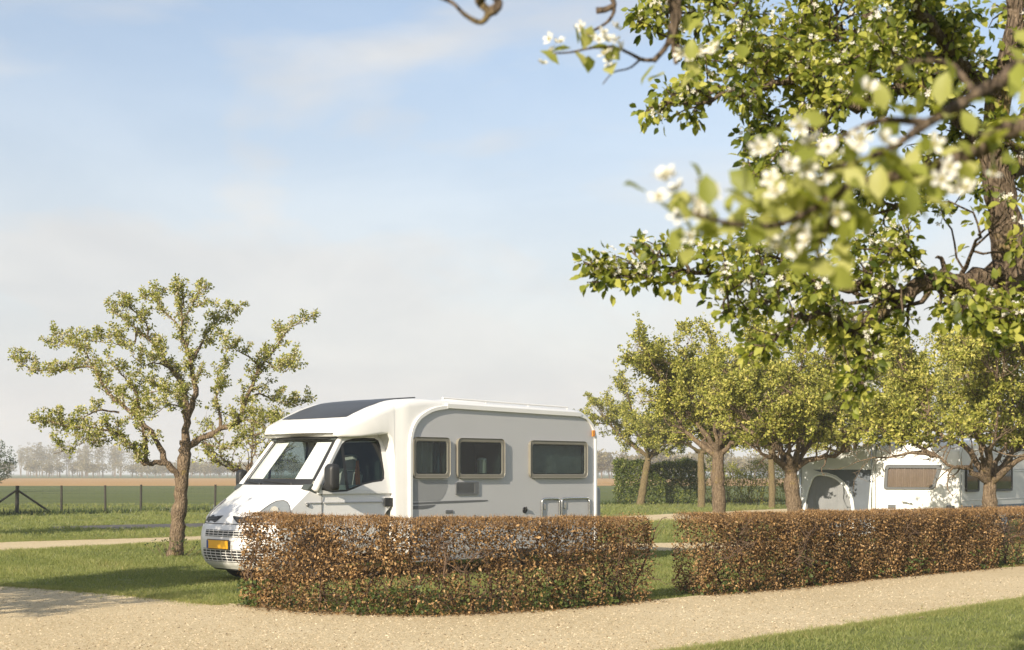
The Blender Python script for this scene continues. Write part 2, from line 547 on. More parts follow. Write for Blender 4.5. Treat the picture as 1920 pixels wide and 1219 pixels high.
def scatter(mb, tpl, tf, pos, axis, normal, length, wid, tint, mat=0):
    """one copy of the template for each position"""
    N, k = len(pos), len(tpl)
    if N == 0:
        return
    F = frames(axis, normal)
    loc = tpl[None] * np.stack([length * wid, length, length], axis=1)[:, None, :]
    V = np.einsum('nki,nij->nkj', loc, F) + pos[:, None, :]
    off = (np.arange(N) * k)[:, None, None]
    groups = {}
    for f in tf:
        groups.setdefault(len(f), []).append(f)
    T = np.repeat(tint, k)
    first = True
    base = mb.n
    for s, g in groups.items():
        fa = (np.array(g)[None] + off).reshape(-1, s)
        if first:
            mb.add(V.reshape(-1, 3), fa, mat, T)
            first = False
        else:
            mb.f.append((fa + base, mat))


def rdir(rng, n):
    return nrm(rng.normal(size=(n, 3)))


def flower_tpl(petals=5, cup=0.25):
    v = [(0, 0, 0)]
    f = []
    for i in range(petals):
        a = i / petals * 2 * math.pi
        for da, r, z in ((-0.42, .30, .06), (-.36, .42, cup * .8), (0.0, .52, cup * .9), (.36, .42, cup * .8), (.42, .30, .06)):
            v.append((r * math.cos(a + da), r * math.sin(a + da), z))
        b = 1 + i * 5
        f += [(0, b, b + 1, b + 2), (0, b + 2, b + 3, b + 4)]
    return np.array(v), f


FLOWER, FLOWERF = flower_tpl()


# ------------------------------------------------------------------ the ground
def sheet(name, pts, z, mat, sub=0.0):
    bm = bmesh.new()
    vs = [bm.verts.new((x, y, z)) for x, y in pts]
    f = bm.faces.new(vs)
    if f.normal.z < 0:
        f.normal_flip()
    bmesh.ops.triangulate(bm, faces=bm.faces)
    me = bpy.data.meshes.new(name)
    bm.to_mesh(me)
    bm.free()
    me.materials.append(mat)
    o = bpy.data.objects.new(name, me)
    COL.objects.link(o)
    o['kind'] = 'structure'
    return o


def wobble(pts, amp, step, seed):
    """an edge that wanders: points added along the line and pushed sideways"""
    rng = np.random.default_rng(seed)
    P = np.asarray(pts, dtype=float)
    out = []
    for a, b in zip(P[:-1], P[1:]):
        L = np.linalg.norm(b - a)
        n = max(1, int(L / step))
        nn = np.array([-(b - a)[1], (b - a)[0]]) / max(L, 1e-6)
        for i in range(n):
            out.append(a + (b - a) * i / n + nn * rng.normal() * amp)
    out.append(P[-1])
    return [tuple(p) for p in out]


def in_poly(x, y, poly):
    x, y = np.asarray(x), np.asarray(y)
    ins = np.zeros(x.shape, bool)
    px, py = zip(*poly)
    n = len(poly)
    j = n - 1
    for i in range(n):
        c = ((py[i] > y) != (py[j] > y)) & (x < (px[j] - px[i]) * (y - py[i]) / ((py[j] - py[i]) or 1e-9) + px[i])
        ins ^= c
        j = i
    return ins


sheet('ground', [(-3000, -3000), (3000, -3000), (3000, 3000), (-3000, 3000)], 0.0, M['lawn'])
FENCE0, FDIR = np.array([-19.15, 55.7]), np.array([0.792, 0.610])
fp = lambda t, off=0.0: tuple(FENCE0 + FDIR * t + np.array([-FDIR[1], FDIR[0]]) * off)
sheet('meadow', [fp(-400, .6), fp(500, .6), (900, 2900), (-2900, 2900), (-2900, 40)], 0.004, M['meadow'])
sheet('plowed_field', [(-900, 186), (700, 186), (700, 480), (-900, 480)], 0.008, M['soil'])
sheet('far_meadow', [(-2800, 481), (2800, 481), (2800, 2880), (-2800, 2880)], 0.008, M['far_meadow'])

HEDGE_L = [(-3.30, 17.42), (-2.63, 16.60), (-1.77, 16.14), (-1.04, 16.05), (-.47, 16.18), (.055, 16.42), (.6, 16.86), (1.18, 17.36), (1.76, 17.98)]
HEDGE_R = [(2.50, 18.66), (2.95, 19.02), (3.87, 19.85), (4.66, 20.75), (5.43, 21.55), (6.68, 22.75), (8.22, 24.25)]
HEDGE_3 = [(8.50, 24.55), (9.6, 25.7), (11.5, 27.6)]
road_far = [(-40, 36), (-20, 27.0), (-7.3, 20.5), (-5.6, 19.3), (-4.25, 18.15), (-3.55, 17.55)] + [(x + .06, y + .20) for x, y in HEDGE_L] + [(2.2, 18.5)] + [(x - .10, y + .12) for x, y in HEDGE_R] + [(8.45, 24.5), (11.6, 27.6), (30, 47)]
road_near = [(60, 70), (12, 24.3), (6.43, 18.1), (3.5, 14.9), (1.72, 13.05), (-2.0, 9.2), (-10, 0.2), (-24, -15)]
ROAD = wobble(road_far, 0.05, 0.35, 1) + wobble(road_near, 0.04, 0.35, 2) + [(-60, -15), (-60, 36)]
sheet('gravel_road', ROAD, 0.012, M['gravel'])
PATH = wobble([(-24, 20), (-10.45, 29.4), (-7.8, 33.3), (4.94, 48.3), (16, 60)], .05, .6, 3) + wobble([(13, 66), (5.7, 56), (-8.4, 36.2), (-11.9, 33.4), (-27, 24)], .05, .6, 4)
sheet('gravel_path', PATH, 0.008, M['gravel'])
PAD = wobble([(1.2, 29.2), (3.0, 29.6), (8.3, 30.0)], .05, .4, 5) + wobble([(8.6, 33.4), (3.6, 33.0), (1.3, 32.6)], .05, .4, 6)
sheet('gravel_pitch', PAD, 0.012, M['gravel'])
LANE = [(-13.6, 42.2), (-12.0, 41.6), (-8, 43.2), (0, 51), (4, 58), (1, 60), (-4, 55), (-9, 46.8), (-12.6, 44.6), (-13.8, 43.2)]
sheet('asphalt_lane', LANE, 0.004, M['asphalt'])

def polyline_len(p):
    return np.concatenate([[0], np.cumsum(np.linalg.norm(np.diff(p, axis=0), axis=1))])


# short lawn grass: every blade a triangle
rng = np.random.default_rng(11)


def lawn_blades(n, ylo, yhi, hmul, seed, region=None, per=7):
    g = np.random.default_rng(seed)
    y = ylo + (yhi - ylo) * g.random(n)
    x = (g.random(n) * 2 - 1) * (0.37 * y + 0.6)
    ok = ~(in_poly(x, y, ROAD) | in_poly(x, y, PATH) | in_poly(x, y, PAD) | in_poly(x, y, LANE))
    x, y = x[ok], y[ok]
    n = len(x)
    patch = (np.sin(x * 1.3 + 2 * np.sin(y * .7)) * .5 + np.sin(x * .47 - y * .83) * .5 + np.sin(x * 3.1 + y * 2.2) * .5) * 1.2
    P = np.repeat(np.stack([x, y, np.zeros(n)], 1), per, 0)
    P[:, :2] += g.normal(size=(n * per, 2)) * .045
    h = (0.022 + .030 * g.random(n * per)) * hmul * (1 + .25 * np.repeat(patch, per))
    lean = g.normal(size=(n * per, 2)) * .6
    w = .0032 * hmul * (1 + g.random(n * per))
    a = g.random(n * per) * 6.283
    dx = np.stack([np.cos(a) * w, np.sin(a) * w, np.zeros(n * per)], 1)
    top = P + np.concatenate([lean * h[:, None], h[:, None]], 1)
    V = np.stack([P - dx, P + dx, top], 1).reshape(-1, 3)
    F = np.arange(n * per * 3).reshape(-1, 3)
    t = np.clip(.45 + .12 * np.repeat(patch, per) + g.normal(size=n * per) * .2, 0, 1)
    return V, F, np.repeat(t, 3)


gb = MB()
for args in ((17000, 12.5, 19, 1.0, 1), (26000, 17, 26, 1.15, 2), (22000, 25, 36, 1.5, 3), (12000, 35, 52, 2.2, 4), (7000, 50, 74, 3.0, 5)):
    V, F, T = lawn_blades(*args)
    gb.add(V, F, 0, T)
def edge_tufts(line, n, sd_, seed, dry):
    g = np.random.default_rng(seed)
    P0 = np.array([(x, y, 0) for x, y in line], float)
    Ls_ = polyline_len(P0)
    q = g.random(n) * Ls_[-1]
    c = np.stack([np.interp(q, Ls_, P0[:, k]) for k in range(3)], 1)
    c[:, :2] += g.normal(size=(n, 2)) * sd_ * (.4 + g.random((n, 1)) ** 3 * 2)
    c[:, 2] = .008
    per = 6
    P = np.repeat(c, per, 0)
    m = n * per
    P[:, :2] += g.normal(size=(m, 2)) * .025
    h = (.02 + .035 * g.random(m))
    a = g.random(m) * 6.283
    dx = np.stack([np.cos(a), np.sin(a), np.zeros(m)], 1) * .0035
    top = P + np.concatenate([g.normal(size=(m, 2)) * .6 * h[:, None], h[:, None]], 1)
    gb.add(np.stack([P - dx, P + dx, top], 1).reshape(-1, 3), np.arange(m * 3).reshape(-1, 3), 0, np.repeat(np.clip(dry + g.normal(size=m) * .25, 0, 1), 3))


edge_tufts([(12, 24.3), (6.43, 18.1), (3.5, 14.9), (1.72, 13.05), (.5, 11.8)], 5200, .07, 21, .62)
edge_tufts([(-12, 23.0), (-7.3, 20.5), (-5.6, 19.3), (-4.25, 18.15), (-3.55, 17.42)], 3600, .09, 22, .62)
edge_tufts([(-10.45, 29.4), (-7.8, 33.3), (4.94, 48.3)], 2600, .08, 23, .55)
edge_tufts([(-11.9, 33.4), (-8.4, 36.2), (5.7, 56)], 2600, .08, 24, .55)
tag(gb.build('grass', M['grass']), 'short mown lawn grass around the gravel road and hedges', 'grass', kind='stuff')

# long grass along the foot of the fence, shade put into its dark colour
gf = MB()
g = np.random.default_rng(5)
n = 9000
t = g.random(n) * 62 - 16
off = g.normal(size=n) * .22 - .1
P = np.stack([FENCE0[0] + FDIR[0] * t - FDIR[1] * off, FENCE0[1] + FDIR[1] * t + FDIR[0] * off, np.zeros(n)], 1)
h = .10 + .22 * g.random(n)
a = g.random(n) * 6.283
dx = np.stack([np.cos(a), np.sin(a), np.zeros(n)], 1) * .02
top = P + np.stack([g.normal(size=n) * .07, g.normal(size=n) * .07, h], 1)
gf.add(np.stack([P - dx, P + dx, top], 1).reshape(-1, 3), np.arange(n * 3).reshape(-1, 3), 0, np.repeat(np.clip(.25 + g.normal(size=n) * .2, 0, 1), 3))
tag(gf.build('rough_grass', M['leaf_dark']), 'long grass growing along the foot of the wire fence, coloured dark for the shade there', 'grass', kind='stuff')

# loose stones on the road
pb = MB()
g = np.random.default_rng(6)
n = 60000
y = 12.7 + 9.5 * g.random(n) ** 1.3
x = (g.random(n) * 2 - 1) * (.37 * y)
ok = in_poly(x, y, ROAD)
x, y = x[ok], y[ok]
n = len(x)
s = .0035 + .010 * g.random(n) ** 2.5
STONE = np.array([(1, 0, 0), (.2, .9, 0), (-.9, .3, 0), (-.3, -.9, 0), (.1, .1, .8)])
V = STONE[None] * s[:, None, None] * (0.7 + .6 * g.random((n, 5, 1)))
ca, sa = np.cos(g.random(n) * 6.28), np.sin(g.random(n) * 6.28)
P = np.stack([x, y, np.full(n, .011)], 1)
off = (np.arange(n) * 5)[:, None, None]
fa = (np.array([(0, 1, 4), (1, 2, 4), (2, 3, 4), (3, 0, 4)])[None] + off).reshape(-1, 3)
pb.add((V + P[:, None]).reshape(-1, 3), fa, 0, np.repeat(np.clip(g.normal(size=n) * .28 + .5, 0, 1), 5))
tag(pb.build('gravel', M['pebble']), 'loose pale gravel stones scattered over the road', 'gravel', kind='stuff')


# ------------------------------------------------------------------ trees
def sample(p, s):
    L = polyline_len(p)
    s = s * L[-1]
    return np.array([np.interp(s, L, p[:, k]) for k in range(3)])


def wander(rng, start, d, length, n, gnarl, up=0.0):
    pts = [np.array(start, float)]
    d = nrm(np.asarray(d, float))
    for i in range(n):
        d = nrm(d + rng.normal(size=3) * gnarl + np.array([0, 0, up]))
        pts.append(pts[-1] + d * length / n)
    return np.array(pts)


def ramify(rng, limbs, center, nsub=6, sublen=(.45, 1.1), ntwig=3, twiglen=(.15, .4), up=.12, spur=.09, keep=None, first=.22, gnarl=.28):
    """side branches and twigs off the limbs; returns the twigs' tubes and the spots where leaves sit"""
    tubes, spots = [], []

    def add_spots(p, r0, spacing, t0=0.0):
        L = polyline_len(p)[-1]
        k = max(1, int(L / spacing))
        for j in range(k):
            q = t0 + (1 - t0) * (j + rng.random()) / k
            c = sample(p, min(q, 1))
            d = nrm(sample(p, min(q + .08, 1)) - sample(p, max(q - .08, 0)))
            spots.append((c, d))
        spots.append((p[-1], nrm(p[-1] - p[-2])))

    for p, r0, r1 in limbs:
        L = polyline_len(p)[-1]
        m = max(2, int(nsub * L))
        for j in range(m):
            t = first + (1 - first) * (j + rng.random()) / m
            c = sample(p, min(t, 1))
            d0 = nrm(sample(p, min(t + .06, 1)) - sample(p, max(t - .06, 0)))
            out = nrm(c - center + rng.normal(size=3) * .3)
            side = nrm(np.cross(d0, rdir(rng, 1)[0]))
            d = nrm(d0 * .5 + side * .9 + out * .35 + np.array([0, 0, .25]))
            ln = rng.uniform(*sublen) * (1.1 - .45 * t)
            q = wander(rng, c, d, ln, 5, gnarl, up)
            rr = max(.006, (r0 + (r1 - r0) * t) * .42)
            if keep is not None and not keep(q[-1]):
                q = q[:3]
                if not keep(q[-1]):
                    continue
            tubes.append((q, rr, .0035))
            add_spots(q, rr, spur)
            for k in range(rng.integers(1, ntwig + 1)):
                tt = rng.uniform(.25, .95)
                c2 = sample(q, tt)
                d2 = nrm(rdir(rng, 1)[0] + nrm(q[-1] - q[0]) * .7 + np.array([0, 0, .35]))
                w = wander(rng, c2, d2, rng.uniform(*twiglen), 3, gnarl, up * .7)
                if keep is not None and not keep(w[-1]):
                    continue
                tubes.append((w, max(.004, rr * .5), .0025))
                add_spots(w, .005, spur)
        # spurs straight on the limb
        for j in range(int(L / .16)):
            t = rng.uniform(first, 1)
            if r0 + (r1 - r0) * t < .05:
                c = sample(p, t)
                spots.append((c + rng.normal(size=3) * .02, rdir(rng, 1)[0]))
    return tubes, spots


def foliage(rng, mb, spots, per, size, spread, mat=0, tpl=LEAF4, tf=LEAF4F, wid=.62, tint=(.5, .22), droop=.15):
    """rosettes of leaves round the spots"""
    if not spots:
        return
    C = np.array([s[0] for s in spots])
    D = np.array([s[1] for s in spots])
    n = len(C)
    k = per
    pos = np.repeat(C, k, 0)
    dr = np.repeat(D, k, 0)
    N = n * k
    ax = nrm(rdir(rng, N) + dr * .45 + np.array([0, 0, .35 - droop]))
    pos = pos + ax * (spread * rng.random((N, 1)))
    ax = nrm(ax + np.array([0, 0, -droop]))
    nm = nrm(rdir(rng, N) + np.array([-.25, -.45, .45]))
    ln = rng.uniform(size[0], size[1], N)
    cl = np.repeat(rng.normal(size=n) * tint[1] * .6, k)
    tn = np.clip(tint[0] + cl + rng.normal(size=N) * tint[1], 0, 1)
    scatter(mb, tpl, tf, pos, ax, nm, ln, np.full(N, wid), tn, mat)


def blossoms(rng, mb, spots, frac, per, size, spread, mat=0):
    sel = [s for s in spots if rng.random() < frac]
    if not sel:
        return
    C = np.repeat(np.array([s[0] for s in sel]), per, 0)
    N = len(C)
    nm = nrm(rdir(rng, N) + np.array([-.2, -.4, .6]))
    pos = C + nm * spread * rng.uniform(.5, 1.2, (N, 1))
    scatter(mb, FLOWER, FLOWERF, pos, np.cross(nm, rdir(rng, N)), nm, rng.uniform(size[0], size[1], N), np.ones(N), np.clip(rng.normal(size=N) * .25 + .5, 0, 1), mat)


def tree_object(root, limbs, tubes, sides=8, bark='bark', seed=0):
    rng = np.random.default_rng(seed + 99)
    mb = MB()
    for i, (p, r0, r1) in enumerate(limbs):
        n = len(p)
        rr = np.linspace(1, 0, n) ** (1.5 if i else 1.0) * (r0 - r1) + r1
        rr = rr * (1 + rng.normal(size=n) * .06)
        tube(mb, p, rr, sides if r0 < .09 else sides + 4)
    for q, a, b in tubes:
        tube(mb, q, np.linspace(a, b, len(q)), 5 if a > .008 else 4, cap=False)
    return mb.build('trunk', M[bark], root, smooth=True, sharp=70)


def orchard_tree(seed, loc, height, radius, fork, tr, label, group, leaf='leaf', n_limbs=7, spur=.085, per=6, size=(.06, .105), fill=1, zmin=0.0, lean=(0, 0), bloom=.05, nsub=5.0, dup_of=None, bark='bark', flat=.9, low=.25, tint=.5):
    root = thing('pear_tree', label, 'tree', loc, 0, group)
    rng = np.random.default_rng(seed)
    top = np.array([lean[0], lean[1], fork])
    tp = smooth_path([(0, 0, -.05), (lean[0] * .3 + .02, lean[1] * .3, fork * .35), (lean[0] * .7 - .02, lean[1] * .7, fork * .7), tuple(top)], 5)
    limbs = []
    flare = [(tp, tr * 1.05, tr * .82)]
    for i in range(n_limbs):
        az = (i + rng.uniform(-.3, .3)) / n_limbs * 2 * math.pi + seed
        inner = i % 3 == 2
        rad = radius * (rng.uniform(.25, .5) if inner else rng.uniform(.75, 1.0))
        hz = fork + (height - fork) * (rng.uniform(.85, 1.0) if inner else rng.uniform(low, flat))
        end = top + np.array([math.cos(az) * rad, math.sin(az) * rad, hz - fork])
        mid = top + np.array([math.cos(az + rng.normal() * .2) * rad * .5, math.sin(az + rng.normal() * .2) * rad * .5, (hz - fork) * rng.uniform(.15, .45)])
        q = smooth_path([top - np.array([0, 0, .15]), top * .5 + mid * .5 + rng.normal(size=3) * .08, mid, mid * .45 + end * .55 + rng.normal(size=3) * .14, end], 4)
        q[1:] += rng.normal(size=(len(q) - 1, 3)) * .025
        limbs.append((q, tr * rng.uniform(.40, .55), .008))
        # a second-order limb
        for _ in range(2):
            t0 = rng.uniform(.35, .7)
            c = sample(q, t0)
            az2 = az + rng.choice([-1, 1]) * rng.uniform(.5, 1.1)
            d = np.array([math.cos(az2), math.sin(az2), rng.uniform(.1, .9)])
            w = wander(rng, c, d, radius * rng.uniform(.4, .65), 7, .2, .06)
            limbs.append((w, tr * .26, .009))
    center = np.array([lean[0], lean[1], fork + (height - fork) * .3])
    tubes, spots = ramify(rng, limbs, center, nsub=nsub, spur=spur)
    spots = [s for s in spots if s[0][2] < height + .25 and s[0][2] > fork - .35 and np.hypot(s[0][0] - lean[0], s[0][1] - lean[1]) < radius * 1.12]
    tree_object(root, flare + limbs, tubes, bark=bark, seed=seed)
    bl_spots = spots
    if fill > 1:
        spots = spots + [(c + rng.normal(size=3) * .10, d) for c, d in spots for _ in range(fill - 1)]
    ph = rng.random(6) * 6.28
    clump = lambda p: math.sin(p[0] * 3.3 + ph[0] + math.sin(p[1] * 2.3 + ph[1])) * math.sin(p[2] * 4.4 + ph[2]) + math.sin(p[1] * 3.1 + p[2] * 2.1 + ph[3]) * .5 + math.sin(p[0] * 7.1 + ph[4]) * math.sin(p[2] * 7.7 + ph[5]) * .4
    spots = [q for q in spots if clump(q[0]) > -.32 + .28 * rng.normal() and q[0][2] > zmin]
    bl_spots = [q for q in bl_spots if q[0][2] > zmin]
    cr = MB()
    foliage(rng, cr, spots, per, size, .06, tint=(tint, .30))
    blossoms(rng, cr, bl_spots, bloom, 4, (.022, .032), .035, 1)
    cr.build('crown', [M[leaf], M['blossom_far']], root)
    return root


ORCH = 'old pear trees standing on the campsite lawn'

# --- the pear tree left of the motorhome, its limbs laid out from the photograph
z3 = lambda x, y, D: at(x / 2.1016, 500 + y / 2.1016, D)
D0 = 27.87
base = at(325, 1043, D0)
base[2] = 0
lt = thing('pear_tree', 'gnarled old pear tree standing alone on the lawn left of the motorhome', 'tree', base, 0, ORCH)
rng = np.random.default_rng(42)


def L(pts, r0, r1, d0=0.0, d1=0.0, n=4):
    k = len(pts)
    P = np.array([z3(x, y, D0 + d0 + (d1 - d0) * i / (k - 1)) for i, (x, y) in enumerate(pts)]) - base
    q = smooth_path(P, n)
    q[1:-1] += rng.normal(size=(len(q) - 2, 3)) * .012
    return (q, r0 * .88, r1)


trunk_pts = [(686, 1150), (697, 1080), (702, 1000), (712, 900), (718, 820), (728, 740), (733, 690)]
tp = L(trunk_pts, .172, .11)
tp[0][0][2] = -.05
lt_limbs = [
    L([(716, 850), (690, 810), (650, 772), (600, 775), (560, 770), (520, 710), (470, 660), (400, 640), (300, 635), (200, 612), (125, 618)], .085, .008, 0, -.9),
    L([(650, 772), (620, 690), (560, 610), (500, 560), (440, 510), (400, 450), (370, 400), (330, 395), (250, 405), (130, 405), (70, 368), (48, 352)], .070, .007, -.1, .9),
    L([(575, 770), (570, 680), (555, 600), (545, 530), (520, 470), (480, 430), (440, 380)], .055, .010, -.1, -1.2),
    L([(470, 575), (400, 565), (340, 590), (280, 632), (205, 610)], .025, .006, .2, -.3),
    L([(430, 645), (380, 655), (300, 712), (210, 737)], .020, .005, -.5, -1.0),
    L([(470, 660), (430, 690), (400, 690), (370, 690)], .016, .005, -.4, -.9),
    L([(728, 720), (738, 580), (720, 480), (680, 410), (630, 340), (590, 290), (545, 250), (500, 215), (450, 180)], .095, .010, 0, .5),
    L([(735, 600), (770, 500), (762, 440), (752, 380), (722, 280), (715, 190), (722, 130), (718, 60)], .075, .009, 0, -.8),
    L([(716, 230), (745, 170), (780, 112), (816, 80)], .022, .005, -.6, -.9),
    L([(752, 390), (790, 310), (810, 270), (860, 212), (905, 190), (945, 160)], .035, .007, -.4, .7),
    L([(728, 715), (790, 682), (870, 640), (935, 610), (962, 540), (1000, 460), (1022, 400), (1070, 340), (1110, 280), (1170, 225), (1245, 185)], .085, .008, 0, .4),
    L([(935, 612), (1000, 605), (1060, 640), (1110, 600)], .030, .006, .2, -.8),
    L([(965, 535), (1020, 500), (1085, 530), (1150, 545), (1215, 530)], .028, .006, .3, 1.0),
    L([(1020, 405), (1000, 370), (930, 325), (880, 290)], .028, .006, .3, -.6),
    L([(870, 640), (862, 570), (850, 480), (872, 390)], .040, .008, .1, 1.1),
    L([(735, 560), (690, 500), (620, 490), (560, 510)], .028, .006, 0, 1.2),
    L([(680, 410), (620, 380), (560, 385), (520, 350)], .026, .006, .2, -.9),
    L([(545, 250), (520, 310), (440, 300), (330, 290)], .022, .006, .3, .9),
    L([(370, 400), (330, 330), (260, 300), (200, 300)], .022, .006, .5, 1.2),
    L([(1040, 370), (1090, 400), (1130, 410), (1170, 350)], .020, .005, .3, -.4),
    L([(590, 290), (570, 220), (520, 170), (440, 175)], .020, .005, .3, -.5),
    L([(720, 250), (660, 190), (620, 140), (570, 130)], .022, .005, -.3, .5),
    L([(733, 640), (720, 560), (660, 550), (600, 600)], .024, .006, -.1, -1.0),
    L([(800, 690), (880, 720), (940, 690)], .020, .006, .1, -.7),
]
LMASK = [(18, 690), (18, 655), (110, 600), (190, 555), (300, 525), (345, 518), (400, 532), (470, 570), (505, 595), (600, 578), (602, 650), (588, 770), (540, 805), (450, 835), (370, 850), (250, 870), (120, 850), (52, 805), (52, 770), (110, 715)]


def keep_left(p):
    u, v = proj(np.asarray(p) + base)
    return bool(in_poly(np.array([u]), np.array([v]), LMASK)[0])


tubes, spots = ramify(rng, lt_limbs, np.array([0, 0, 2.6]), keep=keep_left, nsub=7.4, sublen=(.16, .48), ntwig=3, twiglen=(.08, .22), spur=.07, first=.22, gnarl=.3)
spots = [q for q in spots if keep_left(q[0])]
tree_object(lt, [tp] + lt_limbs, tubes, sides=9, seed=3)
cr = MB()
foliage(rng, cr, spots, 8, (.040, .070), .06, tint=(.50, .30))
blossoms(rng, cr, spots, .45, 5, (.026, .038), .065, 1)
cr.build('crown', [M['leaf_pale'], M['blossom_far']], lt)
# suckers at its foot
sk = MB()
sp = [(np.array([rng.normal() * .28, -.1 + rng.normal() * .12, .05 + rng.random() * .25]), np.array([0, 0, 1.0])) for _ in range(26)]
foliage(rng, sk, sp, 5, (.04, .06), .05)
for c, _ in sp:
    tube(sk, [(c[0] * .6, c[1] * .6, 0), tuple(c)], .004, 4, 1, cap=False)
sk.build('sucker', [M['leaf_dark'], M['bark']], lt)

# --- the trees behind the hedges
orchard_tree(3, (at(1347, 900, 41)[0], 41, 0), 5.75, 2.85, 2.25, .20, 'straight trunked pear tree behind the gap between the two brown hedges', ORCH, zmin=2.2, nsub=7, fill=2, n_limbs=9, flat=.95)
orchard_tree(8, (at(1492, 900, 36)[0], 36, 0), 5.7, 2.9, 1.75, .20, 'pear tree at the corner of the grey caravan awning', ORCH, zmin=2.35, nsub=7, fill=2, n_limbs=9, lean=(-.12, 0), flat=.95)
orchard_tree(13, (at(1857, 900, 31)[0], 31, 0), 5.65, 2.85, 1.55, .165, 'pear tree with a forked trunk in front of the caravan side', ORCH, zmin=2.2, nsub=7, fill=2, n_limbs=9, flat=.95)
orchard_tree(21, (at(1200, 900, 72)[0], 72, 0), 6.4, 3.4, 2.5, .19, 'leaning slim pear tree beside the end of the green hedge', ORCH, nsub=5, n_limbs=8, lean=(.45, 0), bark='bark_young', size=(.08, .13), spur=.13, fill=2)
orchard_tree(22, (at(1315, 900, 68)[0], 68, 0), 6.2, 3.0, 2.7, .18, 'slim upright pear tree in front of the green hedge', ORCH, nsub=5, n_limbs=8, bark='bark_young', size=(.08, .13), spur=.13, fill=2)
orchard_tree(25, (at(1447, 900, 66)[0], 66, 0), 6.6, 3.0, 2.8, .16, 'slim upright pear tree in front of the loose reedy shrubs', ORCH, nsub=5, n_limbs=8, bark='bark_young', size=(.08, .13), spur=.13, fill=2)
orchard_tree(27, (at(1600, 900, 58)[0], 58, 0), 6.8, 3.2, 2.4, .16, 'thin pear tree rising behind the awning roof', ORCH, nsub=5.5, n_limbs=9, bark='bark_young', size=(.06, .11), spur=.13, fill=2)
orchard_tree(28, (at(1735, 900, 56)[0], 56, 0), 7.0, 3.4, 2.4, .17, 'pear tree rising behind the roof of the caravan', ORCH, nsub=5.5, n_limbs=9, size=(.06, .11), spur=.13, fill=2)
orchard_tree(44, (at(455, 900, 47)[0], 47, 0), 3.9, 1.9, 1.5, .15, 'small dim pear tree seen past the front of the motorhome', ORCH, nsub=3.2, n_limbs=7, lean=(.35, 0), spur=.2, leaf='leaf')
# outside the picture on the left: these throw the long shadows on the lawn and the road
orchard_tree(31, (-8.9, 16.1, 0), 3.9, 1.9, 1.7, .18, 'low dense pear tree beyond the left edge shading the lawn', ORCH, nsub=7, spur=.12, fill=2, n_limbs=9)
orchard_tree(33, (-8.3, 13.4, 0), 3.4, 1.5, 1.6, .14, 'small open pear tree beyond the left edge shading the road', ORCH, nsub=4, spur=.14)
orchard_tree(32, (-15.6, 34.5, 0), 3.9, 1.9, 1.7, .18, 'pear tree far out beyond the left edge by the lane', ORCH, nsub=6, spur=.12, fill=2)
orchard_tree(34, (-22.4, 50.5, 0), 4.2, 2.2, 1.6, .18, 'pear tree outside the left edge near the wire fence', ORCH, nsub=6, spur=.12, fill=2)

# --- a dark broad tree in the meadow at the left edge
dt = thing('meadow_tree', 'dark green bushy tree in the meadow at the left edge', 'tree', (at(-22, 900, 125)[0], 125, 0))
rng = np.random.default_rng(71)
tb = MB()
tube(tb, smooth_path([(0, 0, 0), (.1, 0, 1), (0, .1, 2.2), (.1, 0, 3.2)], 4), np.linspace(.22, .08, 13), 8)
tb.build('trunk', M['bark'], dt, smooth=True)
cr = MB()
u_ = rdir(rng, 700) * rng.random((700, 1)) ** .4 * np.array([2.3, 2.3, 2.1]) + np.array([0, 0, 2.6])
u_ = u_[u_[:, 2] > .5]
foliage(rng, cr, [(c, np.array([0, 0, 1.0])) for c in u_], 7, (.12, .2), .25, tint=(.35, .2))
cr.build('crown', M['leaf_dark'], dt)

# --- far woodland in the haze
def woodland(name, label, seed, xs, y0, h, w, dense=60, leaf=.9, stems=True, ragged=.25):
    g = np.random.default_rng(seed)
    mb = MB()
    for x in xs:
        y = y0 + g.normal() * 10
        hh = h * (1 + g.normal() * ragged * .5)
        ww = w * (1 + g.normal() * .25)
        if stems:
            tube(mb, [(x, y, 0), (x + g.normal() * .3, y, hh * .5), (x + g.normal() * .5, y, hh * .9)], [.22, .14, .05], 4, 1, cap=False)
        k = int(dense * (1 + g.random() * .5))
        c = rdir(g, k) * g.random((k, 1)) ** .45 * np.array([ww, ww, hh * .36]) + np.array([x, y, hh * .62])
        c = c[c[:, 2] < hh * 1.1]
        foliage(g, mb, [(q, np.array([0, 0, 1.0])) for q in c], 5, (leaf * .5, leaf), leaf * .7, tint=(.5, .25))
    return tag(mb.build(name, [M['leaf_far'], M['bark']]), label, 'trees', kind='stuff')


g = np.random.default_rng(9)
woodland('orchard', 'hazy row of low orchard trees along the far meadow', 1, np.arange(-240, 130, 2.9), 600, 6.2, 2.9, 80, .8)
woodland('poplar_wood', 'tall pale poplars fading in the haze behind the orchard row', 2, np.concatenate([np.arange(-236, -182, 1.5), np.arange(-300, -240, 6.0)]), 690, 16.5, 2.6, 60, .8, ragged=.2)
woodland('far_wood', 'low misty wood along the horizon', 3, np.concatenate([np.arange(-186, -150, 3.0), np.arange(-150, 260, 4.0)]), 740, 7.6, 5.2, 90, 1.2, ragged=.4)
woodland('grey_wood', 'dim grey wood past the rear of the motorhome', 4, np.arange(14, 75, 2.6), 430, 8.0, 3.2, 90, 1.1)


